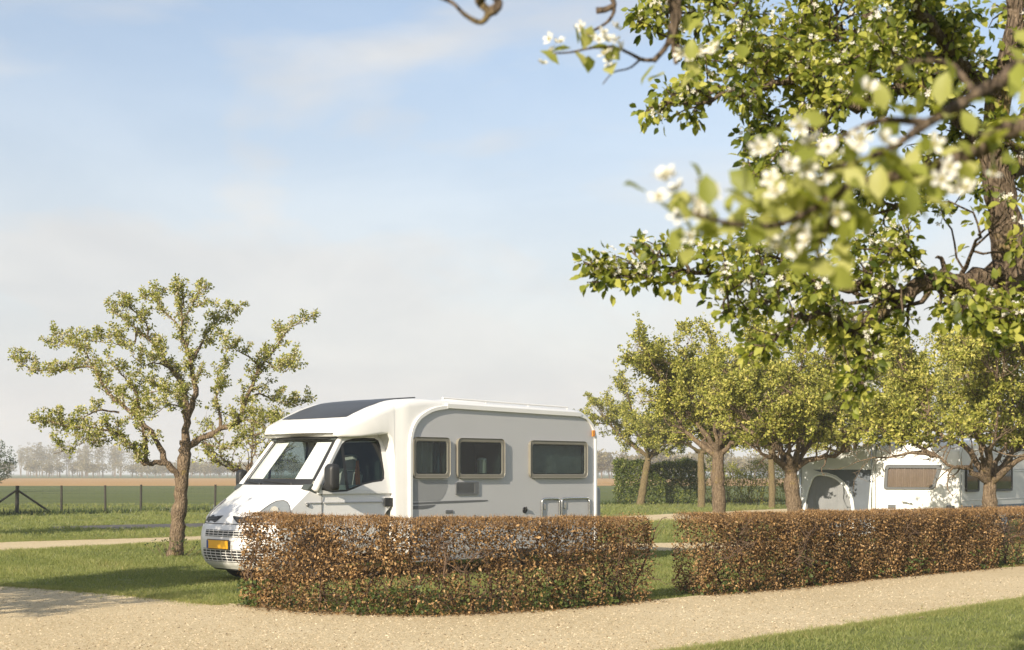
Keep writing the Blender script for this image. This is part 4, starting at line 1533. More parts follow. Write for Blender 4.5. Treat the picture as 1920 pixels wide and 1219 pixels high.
def cab_pt(q, z, off=0.0):
    xc, cc, nn, W = (np.interp(z, LVa[:, 0], LVa[:, k]) for k in (1, 2, 3, 4))

    def raw(q_):
        a_ = abs(q_)
        s = 1 if q_ >= 0 else -1
        if a_ <= 1:
            y = math.sin(a_ * math.pi / 2)
            return np.array([xc + cc * y ** nn, s * W * y])
        return np.array([xc + cc + (a_ - 1), s * W])
    p = raw(q)
    if off:
        t = raw(q + .01) - raw(q - .01)
        n_ = np.array([-t[1], t[0]])
        n_ = n_ / max(np.linalg.norm(n_), 1e-9)
        if n_[0] * (p[0] - 1.2) + n_[1] * p[1] < 0:
            n_ = -n_
        p = p + n_ * off
    return (p[0], p[1], z)


def cab_grid(mb, qs, zs, off=0.0, mat=0):
    V = [cab_pt(q, z, off) for z in zs for q in qs]
    n = len(qs)
    F = []
    for i in range(len(zs) - 1):
        for j_ in range(n - 1):
            a = i * n + j_
            F.append((a, a + n, a + n + 1, a + 1))
    mb.add(V, F, mat)


qs_full = np.concatenate([[-2.8, -2.5, -2.2, -1.9, -1.6, -1.4, -1.25, -1.12], np.linspace(-1.04, 1.04, 41), [1.12, 1.25, 1.4, 1.6, 1.9, 2.2, 2.5, 2.8]])
qs_full = np.array([q if abs(q) <= 1.2 else q for q in qs_full])


def clampx(V, xmax=2.30):
    return [(min(p[0], xmax), p[1], p[2]) for p in V]


cb = MB()
zs = np.concatenate([np.linspace(.40, .86, 6), np.linspace(.868, 1.43, 22)])
cab_grid(cb, qs_full, zs)
cb.v[-1] = (np.array(clampx(cb.v[-1][0].tolist())), cb.v[-1][1])
# the shelf at the foot of the windscreen
top_r = clampx([cab_pt(q, 1.43) for q in qs_full])
cb.add(top_r, [tuple(range(len(top_r)))])
cab = cb.build('cab_shell', M['van_white'], van, smooth=True, sharp=45)
bp_ = MB()
qb = np.concatenate([[-1.45, -1.3, -1.15], np.linspace(-1.04, 1.04, 41), [1.15, 1.3, 1.45]])
cab_grid(bp_, qb, np.array([.215, .23, .26, .30, .36, .42, .5, .58, .66, .74, .80, .838, .852]), .022)
cab_grid(bp_, qb, np.array([.852, .853]), .0)
bumper = bp_.build('front_bumper', M['van_white'], van, smooth=True, sharp=50)
lip = MB()
cab_grid(lip, qb, np.array([.19, .235]), -.01)
lip.build('underside', M['black_plastic'], bumper)
sm_ = MB()
V = [cab_pt(q, .858 + .012 * (1 - min(1, abs(q))) ** 0, .004) for q in qb]
tube(sm_, V, .006, 5)
sm_.build('seam', M['seam'], van)


def cab_patch(mb, outline, off, mat=0):
    """filled outline in (q, z) laid on the cab skin"""
    c0 = np.mean(np.array(outline), axis=0)
    rings_ = [[tuple(c0 + (np.array(p) - c0) * f) for p in outline] for f in (1, .75, .5, .25)]
    k = len(outline)
    V = [cab_pt(q, z, off) for r in rings_ for q, z in r] + [cab_pt(c0[0], c0[1], off)]
    F = []
    for i in range(3):
        for j_ in range(k):
            l = (j_ + 1) % k
            F.append((i * k + j_, i * k + l, (i + 1) * k + l, (i + 1) * k + j_))
    for j_ in range(k):
        F.append((3 * k + j_, 3 * k + (j_ + 1) % k, 4 * k))
    mb.add(V, F, mat)


for s in (1, -1):
    gr = MB()
    cab_patch(gr, [(s * q, z) for q, z in ((.60, .988), (.30, .992), (.075, .987), (.115, .945), (.19, .888), (.38, .882), (.56, .905), (.615, .95))], .004)
    gg = gr.build('grille', M['black_plastic'], van)
    for zz in (.910, .935, .960):
        gs = MB()
        tube(gs, [cab_pt(s * (.16 + .068 * i), zz, .008) for i in range(7)], .004, 4)
        gs.build('grille_bar', M['decal_dark'], gg)
for name, rows, q0, q1 in (('upper_vent', (.700, .735, .77), -.62, .30), ('lower_vent', (.335, .375, .415, .455, .495), -.62, .36)):
    up = MB()
    cab_grid(up, np.linspace(q0, q1, 20), np.linspace(rows[0] - .014, rows[-1] + .014, 9), .0275)
    uv = up.build(name, M['black_plastic'], van)
    for zz in rows:
        us = MB()
        tube(us, [cab_pt(q, zz, .030) for q in np.linspace(q0, q1, 20)], .0060, 5)
        us.build('vent_bar', M['van_white'], uv)
    us = MB()
    for q in np.linspace(q0, q1, 12):
        tube(us, [cab_pt(q, z_, .030) for z_ in np.linspace(rows[0] - .012, rows[-1] + .012, 5)], .0052, 4)
    us.build('vent_bar', M['van_white'], uv)
pl = MB()
pc, pw = .03, .26
ybase = [(-.165, -pw + pc), (-.165, pw + pc)]
box(pl, (-.178, pc - pw, .515), (-.160, pc + pw, .635))
plate = pl.build('number_plate', M['plate'], van, bevel=.004)
pl = MB()
box(pl, (-.1805, pc + pw - .045, .519), (-.1785, pc + pw - .003, .631))
pl.build('plate_band', M['plate_blue'], plate)
pl = MB()
box(pl, (-.166, pc - pw - .012, .503), (-.150, pc + pw + .012, .647))
pl.build('plate_holder', M['black_plastic'], plate, bevel=.004)

# headlights
for s in (-1, 1):
    ol = [(.43, .95), (.42, 1.03), (.43, 1.10), (.445, 1.165), (.475, 1.205), (.56, 1.215), (.65, 1.19), (.77, 1.135), (.95, 1.07), (1.06, 1.0), (1.05, .93), (.86, .88), (.6, .87)]
    ol = [(s * q, z) for q, z in ol]
    hl = MB()
    cab_patch(hl, [(q, z) for q, z in ol], .004)
    hd = hl.build('headlight', M['reflector'], van, smooth=True)
    lens = MB()
    c0 = np.mean(np.array(ol), 0)
    cab_patch(lens, ol, .014)
    lens.build('lens', M['lamp_glass'], hd, smooth=True)
    rim = MB()
    tube(rim, [cab_pt(q, z, .010) for q, z in ol + ol[:1]], .006, 6)
    rim.build('lamp_rim', M['decal_dark'], hd, smooth=True)
    bl = MB()
    cc_ = np.array(cab_pt(s * .60, 1.07, .006))
    nn_ = np.array(cab_pt(s * .60, 1.07, .03)) - cc_
    tube(bl, [cc_, cc_ + nn_ * .3], [.055, .065], 16)
    bl.build('bulb_bowl', M['chrome'], hd, smooth=True, sharp=40)

# windscreen, pillars, doors
WB = lambda y: np.array([.66 + .235 * (abs(y) / .90) ** 2.4, y, 1.435])
WT = lambda y: np.array([1.285 + .125 * (abs(y) / .80) ** 2.4, y * .86, 2.165])


def screen_pt(y, t, off=0.0):
    b, tpt = WB(y), WT(y)
    p = b + (tpt - b) * t
    return p + off * np.array([-.75, 0, .66])


def screen_grid(mb, y0, y1, t0, t1, off, ny_=20, nt_=6, mat=0):
    V = [tuple(screen_pt(y0 + (y1 - y0) * j_ / ny_, t0 + (t1 - t0) * i / nt_, off)) for i in range(nt_ + 1) for j_ in range(ny_ + 1)]
    F = []
    for i in range(nt_):
        for j_ in range(ny_):
            a = i * (ny_ + 1) + j_
            F.append((a, a + ny_ + 1, a + ny_ + 2, a + 1))
    mb.add(V, F, mat)


ws = MB()
screen_grid(ws, -.875, .875, .0, 1.0, 0.0)
screen = ws.build('windscreen', M['windscreen'], van, smooth=True)
bd = MB()
screen_grid(bd, -.845, .845, -.02, .115, .004, nt_=1)
screen_grid(bd, -.875, .875, .93, 1.02, .004, nt_=1)
for s in (-1, 1):
    screen_grid(bd, s * .82, s * .875, .075, .93, .004, ny_=2)
bd.build('screen_band', M['black_plastic'], screen, smooth=True)
for s, (y0, y1) in ((-1, (-.80, -.50)), (1, (.24, .80))):
    bl = MB()
    V, F = [], []
    for i in range(9):
        t = .12 + .78 * i / 8
        for j_ in range(15):
            y = y0 + (y1 - y0) * j_ / 14
            V.append(tuple(screen_pt(y, t, -.035 - (.006 if j_ % 2 else 0))))
    for i in range(8):
        for j_ in range(14):
            a = i * 15 + j_
            F.append((a, a + 1, a + 16, a + 15))
    bl.add(V, F)
    bl.build('screen_blind', M['blind'], van)
wp = MB()
for y0, y1 in ((-.55, .08), (.12, .78)):
    p = [screen_pt(y0, .0, .018), screen_pt((y0 + y1) / 2, .035, .022), screen_pt(y1, .06, .016)]
    tube(wp, p, [.012, .008, .005], 5)
    tube(wp, [screen_pt(y0, -.02, .0), screen_pt(y0, .01, .022)], .016, 6)
wp.build('wiper', M['black_plastic'], van, smooth=True, sharp=60)


def side_y(s):
    return lambda x, z, y: s * (.985 - .165 * max(0.0, (z - 1.40)) / .78) + (y if s < 0 else -y)


glass_out = [(.955, 1.36), (1.16, 1.325), (1.41, 1.335), (1.55, 1.375), (1.71, 1.43), (1.9, 1.465), (2.08, 1.485), (2.13, 1.52), (2.15, 1.62), (2.145, 2.02), (2.12, 2.10), (2.05, 2.135), (1.85, 2.14), (1.65, 2.125), (1.50, 2.09), (1.42, 2.04), (1.28, 1.86), (1.12, 1.64), (1.0, 1.46)]
door_out = [(.90, 1.30), (.90, 1.42), (1.02, 1.60), (1.20, 1.86), (1.36, 2.06), (1.46, 2.15), (1.6, 2.205), (2.20, 2.215), (2.268, 2.19), (2.27, 1.30)]
for s in (-1, 1):
    dr = MB()
    poly_panel(dr, door_out, [glass_out[::-1]], -.012, .02, ymap=side_y(s))
    door = dr.build('cab_door', M['van_white'], van)
    gl = MB()
    poly_panel(gl, glass_out, [], -.002, .004, ymap=side_y(s))
    gl.build('door_glass', M['pane'], door)
    inner = [(1.45, 1.37), (1.55, 1.405), (1.71, 1.455), (1.9, 1.49), (2.06, 1.51), (2.10, 1.54), (2.115, 1.63), (2.11, 2.01), (2.09, 2.07), (2.04, 2.105), (1.85, 2.11), (1.65, 2.095), (1.50, 2.06), (1.45, 2.02)]
    quarter = [(1.13, 1.36), (1.405, 1.36), (1.405, 1.99), (1.28, 1.815), (1.13, 1.60)]
    fr = MB()
    poly_panel(fr, glass_out, [inner[::-1], quarter[::-1]], -.008, -.001, ymap=side_y(s))
    fr.build('window_seal', M['black_plastic'], door)
    sy = lambda z: side_y(s)(0, z, 0)
    hd = MB()
    y_ = s * .99
    box(hd, (2.10, min(y_, y_ + s * .03), 1.10), (2.265, max(y_, y_ + s * .03), 1.235))
    hd.build('door_handle', M['black_plastic'], door, bevel=.015)
    mo = MB()
    box(mo, (.99, min(s * .985, s * 1.0), 1.165), (2.08, max(s * .985, s * 1.0), 1.185))
    mo.build('door_moulding', M['side_grey'], door, bevel=.006)
    se = MB()
    tube(se, [(.975, s * .987, .5), (.972, s * .982, 1.30), (.93, s * .985, 1.40)], .005, 5)
    tube(se, [(2.275, s * .987, .5), (2.275, s * .985, 1.40)], .005, 5)
    se.build('door_seam', M['seam'], door)
    # pillar in front of the door
    ap_ = MB()
    P = [screen_pt(s * .90, t, .0) + np.array([.02, s * .012, 0]) for t in np.linspace(-.12, 1.03, 9)]
    tube(ap_, P, [.060, .062, .056, .050, .048, .048, .048, .048, .048], 10)
    ap_.build('screen_pillar', M['van_white'], van, smooth=True)
    ml = MB()
    arm = [(1.02, s * .97, 1.40), (1.02, s * 1.10, 1.42), (1.0, s * 1.16, 1.45)]
    tube(ml, arm, [.05, .035, .03], 8)
    mirror = ml.build('wing_mirror', M['black_plastic'], van, smooth=True, sharp=60)
    mh = MB()
    rr = []
    for x, sc in ((.905, .62), (.92, .85), (.96, 1.0), (1.02, 1.0), (1.045, .97)):
        cz = 1.545
        ms_c = 1.0 if s < 0 else .72
        rr.append([(x, s * (1.20 if s < 0 else 1.10) + py * sc * ms_c, cz - .03 * (s > 0) + pz * sc * ms_c) for py, pz in rrect(-.105, .105, -.195, .195, .06)])
    loft(mh, rr)
    mh.build('mirror_shell', M['black_plastic'], mirror, smooth=True, sharp=50)
    mg = MB()
    mg.add([(1.0465, s * (1.20 if s < 0 else 1.10) + py * ms_c, 1.545 - .03 * (s > 0) + pz * ms_c) for py, pz in rrect(-.085, .085, -.17, .17, .04)], [tuple(range(20))])
    mg.build('mirror_glass', M['chrome'], mirror)
    rp_ = MB()
    tube(rp_, [(.72, s * .985, 1.145), (.72, s * .998, 1.145)], [.03, .022], 12)
    rp_.build('side_repeater', M['decal_dark'], van, smooth=True, sharp=40)
    gx = MB()
    box(gx, (.68, min(s * .975, s * .990), 1.165), (.965, max(s * .975, s * .990), 1.185))
    gx.build('wing_moulding', M['side_grey'], van, bevel=.006)
# the roof of the cab under the nose, and the dark inside
ci = MB()
box(ci, (1.36, -.80, 2.10), (2.28, .80, 2.14))
ci.build('cab_ceiling', M['interior'], van)
ci = MB()
box(ci, (2.20, -.80, .5), (2.25, .80, 2.10))
ci.build('bulkhead', M['interior'], van)
ci = MB()
loft(ci, [[(x, y, z) for x, z in ((.72, 1.37), (.80, 1.445), (1.10, 1.44), (1.22, 1.34), (1.22, 1.1))] for y in np.linspace(-.92, .92, 5)])
dash = ci.build('dashboard', M['interior'], van, bevel=.02)
swl = MB()
ang = np.linspace(0, 2 * math.pi, 25)
tube(swl, [(1.32 + .07 * math.sin(a), -.42 + .19 * math.cos(a), 1.36 + .16 * math.sin(a)) for a in ang], .014, 8, cap=False)
swl.build('steering_wheel', M['black_plastic'], van, smooth=True)
for y in (-.42, .45):
    st = MB()
    loft(st, [[(x, y + yy, z) for x, yy in ((1.75 + dx_, -w_), (1.90 + dx_, -w_), (1.90 + dx_, w_), (1.75 + dx_, w_))] for z, dx_, w_ in ((.9, 0, .22), (1.2, .04, .24), (1.58, .12, .22), (1.64, .13, .14))])
    loft(st, [[(x, y + yy, z) for x, yy in ((1.78 + .11, -w_), (1.88 + .11, -w_), (1.88 + .11, w_), (1.78 + .11, w_))] for z, w_ in ((1.66, .10), (1.72, .13), (1.86, .12), (1.89, .08))])
    seat = st.build('cab_seat', M['curtain'], van, bevel=.04)
# a folded orange cloth hung by the driver's seat, a grey print propped behind the windscreen
oc = MB()
loft(oc, [[(1.86, -.66 - w_, z), (1.90, -.66 - w_, z), (1.90, -.66 + w_, z), (1.86, -.66 + w_, z)] for z, w_ in ((1.40, .05), (1.52, .045), (1.66, .03), (1.80, .012))])
oc.build('seat_cover_flap', M['orange_cloth'], van, bevel=.006)
# wheels
wl_parts = {}
tyre = MB()
prof = [(-.11, .24), (-.115, .30), (-.10, .335), (-.06, .345), (.06, .345), (.10, .335), (.115, .30), (.11, .24)]
rn = []
for a in np.linspace(0, 2 * math.pi, 28, endpoint=False):
    rn.append([(math.cos(a) * r_, y, math.sin(a) * r_) for y, r_ in prof])
k = len(prof)
V = [p for r_ in rn for p in r_]
F = []
for i in range(28):
    for j_ in range(k):
        l = (j_ + 1) % k
        i2 = (i + 1) % 28
        F.append((i * k + j_, i2 * k + j_, i2 * k + l, i * k + l))
tyre.add(V, F)
tyre_me = tyre.mesh('tyre', M['rubber'], True, 45)
rimb = MB()
tube(rimb, [(0, -.10, 0), (0, -.07, 0), (0, -.05, 0), (0, .10, 0)], [.235, .22, .19, .235], 24)
tube(rimb, [(0, -.085, 0), (0, -.04, 0)], [.06, .08], 14)
rim_me = rimb.mesh('rim', M['bumper_grey'], True, 40)
for x in (.88, 5.05):
    for s in (-1, 1):
        w = bpy.data.objects.new('wheel', tyre_me)
        COL.objects.link(w)
        w.parent = van
        w.location = (x, s * .86, .345)
        w.rotation_euler = (0, 0, 0 if s < 0 else math.pi)
        r_ = bpy.data.objects.new('rim', rim_me)
        COL.objects.link(r_)
        r_.parent = w
        al = MB()
        yb = .984 if x < 2 else 1.148
        n = 18
        ring = [(x + .43 * math.cos(a), .36 + .43 * math.sin(a)) for a in np.linspace(0.0, math.pi, n)]
        ring = [(x + .43, .25)] + ring + [(x - .43, .25)]
        poly_panel(al, ring, [], -.0, .02, ymap=lambda px, pz, y, s=s, yb=yb: s * (yb + .004) - s * y)
        al.build('wheel_arch', M['rubber'], van)
ch = MB()
box(ch, (.6, -.9, .26), (6.7, .9, .40))
ch.build('chassis', M['black_plastic'], van)

# the cab narrows towards the nose
def walk(o):
    for c_ in o.children:
        yield c_
        yield from walk(c_)


TAPER = ('cab_shell', 'front_bumper', 'underside', 'seam', 'grille', 'grille_bar', 'upper_vent', 'lower_vent', 'vent_bar', 'headlight', 'lens', 'lamp_rim', 'bulb_bowl', 'cab_door', 'door_glass',
         'window_seal', 'door_handle', 'door_moulding', 'door_seam', 'wing_mirror', 'mirror_shell', 'mirror_glass', 'side_repeater', 'wing_moulding')
for o in walk(van):
    if o.type == 'MESH' and o.name.split('.')[0] in TAPER:
        for v_ in o.data.vertices:
            v_.co.y *= .955 + .078 * min(1.0, max(0.0, (v_.co.x - .85) / 1.45)) ** 1.0

# ------------------------------------------------------------------ caravan and awning
CTH = R(38)
CC = np.array([10.90, 35.0])
car = thing('caravan', 'white caravan with curtained end window behind the long hedge', 'caravan', (CC[0], CC[1], 0), math.pi / 2 - CTH)
# local x: back along its side, y: 0 at the near side, + towards the awning side; the end wall faces -x
cb = MB()
rr = []
for x, z0, zt, in_ in ((.00, .62, 2.12, .06), (.02, .56, 2.19, .03), (.08, .52, 2.28, .01), (.22, .50, 2.36, 0), (.6, .48, 2.42, 0), (2.0, .46, 2.47, 0), (5.4, .46, 2.47, 0), (5.8, .5, 2.36, 0), (5.95, .6, 2.12, .03)):
    hw = 1.10 - in_
    r = ring_rect(x, z0, zt, hw, .09, .05, crown=.05)
    rr.append([(px, py + 1.12, pz) for px, py, pz in r])
loft(cb, rr)
cbo = cb.build('body', M['caravan_white'], car, smooth=True, sharp=40)
bm = bmesh.new()
bm.from_mesh(cbo.data)
bmesh.ops.recalc_face_normals(bm, faces=bm.faces)
bm.to_mesh(cbo.data)
bm.free()


def end_panel(mb, outer, holes, x0, x1, mat=0):
    """a sheet in the (y, z) plane of the end wall"""
    t = MB()
    poly_panel(t, outer, holes, x0, x1, mat)
    V = t.v[0][0]
    V = np.stack([V[:, 1], V[:, 0], V[:, 2]], 1)
    base_n = mb.n
    mb.v.append((V, t.v[0][1]))
    for f, m in t.f:
        mb.f.append((f[:, ::-1] + base_n, m))
    mb.n += len(V)


wo = [(.70, 1.21), (.66, 1.235), (.62, 1.28), (.46, 1.74), (.46, 1.79), (.50, 1.815), (1.84, 1.825), (1.90, 1.80), (1.92, 1.75), (1.955, 1.29), (1.95, 1.23), (1.90, 1.205)]
wi = [(.74, 1.265), (.70, 1.30), (.56, 1.69), (.58, 1.73), (1.80, 1.74), (1.835, 1.70), (1.868, 1.31), (1.855, 1.275), (1.83, 1.265)]
f = MB()
end_panel(f, wo, [wi], -.05, .01)
ew = f.build('window', M['decal_dark'], car, bevel=.010)
f = MB()
end_panel(f, [(y, z) for y, z in wi], [], -.036, -.032)
f.build('pane', M['pane_clear'], ew)
c = MB()
t_ = MB()
curtain(t_, .60, 1.20, 1.245, 1.775, 0, 7, .022)
V = t_.v[0][0]
c.add(np.stack([-.018 + V[:, 1] * .6, V[:, 0], V[:, 2]], 1), [tuple(x) for x in t_.f[0][0]])
t_ = MB()
curtain(t_, 1.20, 1.86, 1.255, 1.775, 0, 9, .022)
V = t_.v[0][0]
c.add(np.stack([-.018 + V[:, 1] * .6, V[:, 0], V[:, 2]], 1), [tuple(x) for x in t_.f[0][0]])
c.build('curtain', M['curtain_tan'], ew, smooth=True)
f = MB()
tube(f, [(.03, .035, .60), (.012, .035, 1.4), (.0, .03, 2.10), (.06, .04, 2.20), (.3, .035, 2.33)], .022, 8)
f.build('corner_rail', M['grp_white'], car, smooth=True)
f = MB()
box(f, (-.012, 1.95, 2.085), (.002, .14, 2.10)[0:3] if False else (.002, 2.02, 2.10))
f.build('end_moulding', M['caravan_side'], car)
f = MB()
tube(f, [(-.02, 1.2, .82), (-.07, 1.2, .86), (-.07, 1.45, .90), (-.02, 1.45, .86)], .014, 8)
f.build('grab_handle', M['chrome'], car, smooth=True)
for y in (.25, 1.75):
    f = MB()
    box(f, (-.03, y - .10, .72), (.03, y + .10, .82))
    f.build('lamp', M['decal_dark'], car, bevel=.01)
# the long side towards the camera's right
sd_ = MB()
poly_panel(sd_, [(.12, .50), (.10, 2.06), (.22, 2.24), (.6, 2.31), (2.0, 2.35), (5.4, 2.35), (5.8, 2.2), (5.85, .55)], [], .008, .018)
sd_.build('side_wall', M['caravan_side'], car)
st = MB()
poly_panel(st, [(.13, .70), (.13, .80), (5.84, .80), (5.84, .70)], [], .005, .0078)
st.build('stripe', M['stripe_blue'], car)
for zz in (.94, 1.66, 1.72, 2.2):
    st = MB()
    tube(st, [(.14 if zz < 2.1 else .25, .006, zz), (5.6, .006, zz)], .008, 5)
    st.build('side_rib', M['caravan_side'], car, smooth=True)
for x0, x1, z0, z1 in ((.32, 1.18, 1.15, 1.80), (2.3, 3.6, 1.15, 1.80)):
    f = MB()
    poly_panel(f, rrect(x0, x1, z0, z1, .07), [rrect(x0 + .05, x1 - .05, z0 + .05, z1 - .05, .05)], -.035, .008)
    sw = f.build('window', M['black_plastic'], car, bevel=.008)
    f = MB()
    poly_panel(f, rrect(x0 + .04, x1 - .04, z0 + .04, z1 - .04, .05), [], -.026, -.02)
    f.build('pane', M['pane'], sw)
    f = MB()
    poly_panel(f, rrect(x0 + .04, x1 - .04, z0 + .04, z1 - .04, .05), [], -.004, .004)
    f.build('blind', M['interior'], sw)
f = MB()
for x0 in (.5,):
    loft(f, [[(px, pz + .85, z) for px, pz in rrect(x0, x0 + .7, 0, .6, .06)] for z in (2.38, 2.53, 2.55)])
f.build('roof_hatch', M['decal_dark'], car, bevel=.02)
f = MB()
w_ = bpy.data.objects.new('wheel', tyre_me)
COL.objects.link(w_)
w_.parent = car
w_.location = (3.2, .14, .345)
r_ = bpy.data.objects.new('rim', rim_me)
COL.objects.link(r_)
r_.parent = w_
f = MB()
box(f, (.4, .2, .36), (5.6, 2.04, .47))
for y in (.45, 1.8):
    box(f, (.45, y, 0.0), (.52, y + .07, .38))
f.build('chassis', M['black_plastic'], car)

# awning along the far side: its end wall stands in the plane of the caravan's end
awn = thing('awning', 'pale tent awning with dark mesh panel and arched door beside the caravan', 'awning', (CC[0], CC[1], 0), math.pi / 2 - CTH)
ridge_y, eave_y = 2.17, 4.30
rf_ = MB()
V = []
nx_ = 10
for i in range(nx_ + 1):
    x = -.05 + 4.6 * i / nx_
    for j_ in range(9):
        t = j_ / 8
        y = ridge_y + (eave_y - ridge_y) * t
        z = 2.34 - .36 * t - .05 * math.sin(t * math.pi) + .012 * math.sin(i * 2.4)
        V.append((x, y, z))
F = [(i * 9 + j_, i * 9 + j_ + 1, (i + 1) * 9 + j_ + 1, (i + 1) * 9 + j_) for i in range(nx_) for j_ in range(8)]
rf_.add(V, F)
ro = rf_.build('roof', M['tent_white'], awn, smooth=True)
so_ = ro.modifiers.new('thickness', 'SOLIDIFY')
so_.thickness = .012
zr = lambda y: 2.335 - .36 * (y - ridge_y) / (eave_y - ridge_y) - .05 * math.sin((y - ridge_y) / (eave_y - ridge_y) * math.pi)
ys = np.linspace(ridge_y, eave_y, 8)
arc = [(4.16, .03)] + [(4.16, .5), (4.10, .9), (4.0, 1.25), (3.88, 1.50), (3.72, 1.565), (3.5, 1.545), (3.29, 1.48), (3.08, 1.33), (2.95, 1.16), (2.85, .90), (2.79, .5), (2.78, .03)]
panel = [(2.36, .03), (2.24, 1.73), (4.14, 1.73), (4.20, 1.60), (4.22, .03)]
mesh_p = [(2.42, .35), (2.25, 1.72), (3.98, 1.72), (3.9, 1.66)]
ewm = MB()
outer = [(2.185, .02)] + [(2.185, zr(2.185))] + [(y, zr(y)) for y in ys[1:]] + [(4.28, .02)]
hole1 = [(2.72, .08), (2.72, .5), (2.78, .93), (2.88, 1.20), (3.03, 1.39), (3.26, 1.55), (3.5, 1.62), (3.7, 1.64), (3.9, 1.70), (2.26 + .03, 1.70), (2.43, .08)]
end_panel(ewm, outer, [arc, hole1], -.024, -.008)
ewm.build('end_wall', M['tent_white'], awn)
ms_ = MB()
end_panel(ms_, hole1, [], -.018, -.013)
ms_.build('mesh_panel', M['tent_grey'], awn)
dr_ = MB()
ymin, ymax = 2.78, 4.16
ny_ = 40
V = []
for i in range(ny_ + 1):
    y = ymin + (ymax - ymin) * i / ny_
    up_ = np.interp(y, [2.78, 2.79, 2.85, 2.95, 3.08, 3.29, 3.5, 3.72, 3.88, 4.0, 4.10, 4.16], [.04, .5, .9, 1.16, 1.33, 1.48, 1.545, 1.565, 1.50, 1.25, .9, .5])
    xx = .004 + .012 * math.sin(i * .9) + .006 * math.sin(i * 2.3)
    V += [(xx, y, .03), (xx * .4 + .004, y, up_)]
dr_.add(V, [(2 * i, 2 * i + 1, 2 * i + 3, 2 * i + 2) for i in range(ny_)])
dr_.build('door_flap', M['tent_pale'], awn, smooth=True)
tr_ = MB()
tube(tr_, smooth_path([(-.016, y, z) for y, z in arc[1:]], 3), .022, 6)
tr_.build('door_piping', M['blind'], awn, smooth=True)
fw = MB()
poly_panel(fw, [(-.03, .02), (-.03, 1.97), (4.5, 1.97), (4.5, .02)], [], 4.292, 4.30)
fw.build('front_wall', M['tent_white'], awn)
for y in (2.28, 4.24):
    pb_ = MB()
    tube(pb_, [(-.035, y, 0), (-.035, y, zr(min(y, 4.29)) - .02)], .016, 6)
    pb_.build('tent_pole', M['chrome'], awn, smooth=True)

# ------------------------------------------------------------------ the big pear tree at the right
BD = 7.0
bbase = np.array([2.82, 7.15, 0.0])
big = thing('pear_tree', 'large old pear tree with white blossom reaching in from the right edge', 'tree', bbase, 0, ORCH)
rng = np.random.default_rng(77)


def B(pts, r0, r1, d0=0.0, d1=0.0, n=4, jit=.010):
    k = len(pts)
    P = np.array([at(x, y, BD + d0 + (d1 - d0) * i / (k - 1)) for i, (x, y) in enumerate(pts)]) - bbase
    q = smooth_path(P, n)
    q[1:-1] += rng.normal(size=(len(q) - 2, 3)) * jit
    return (q, r0 * .78, r1 * .78)


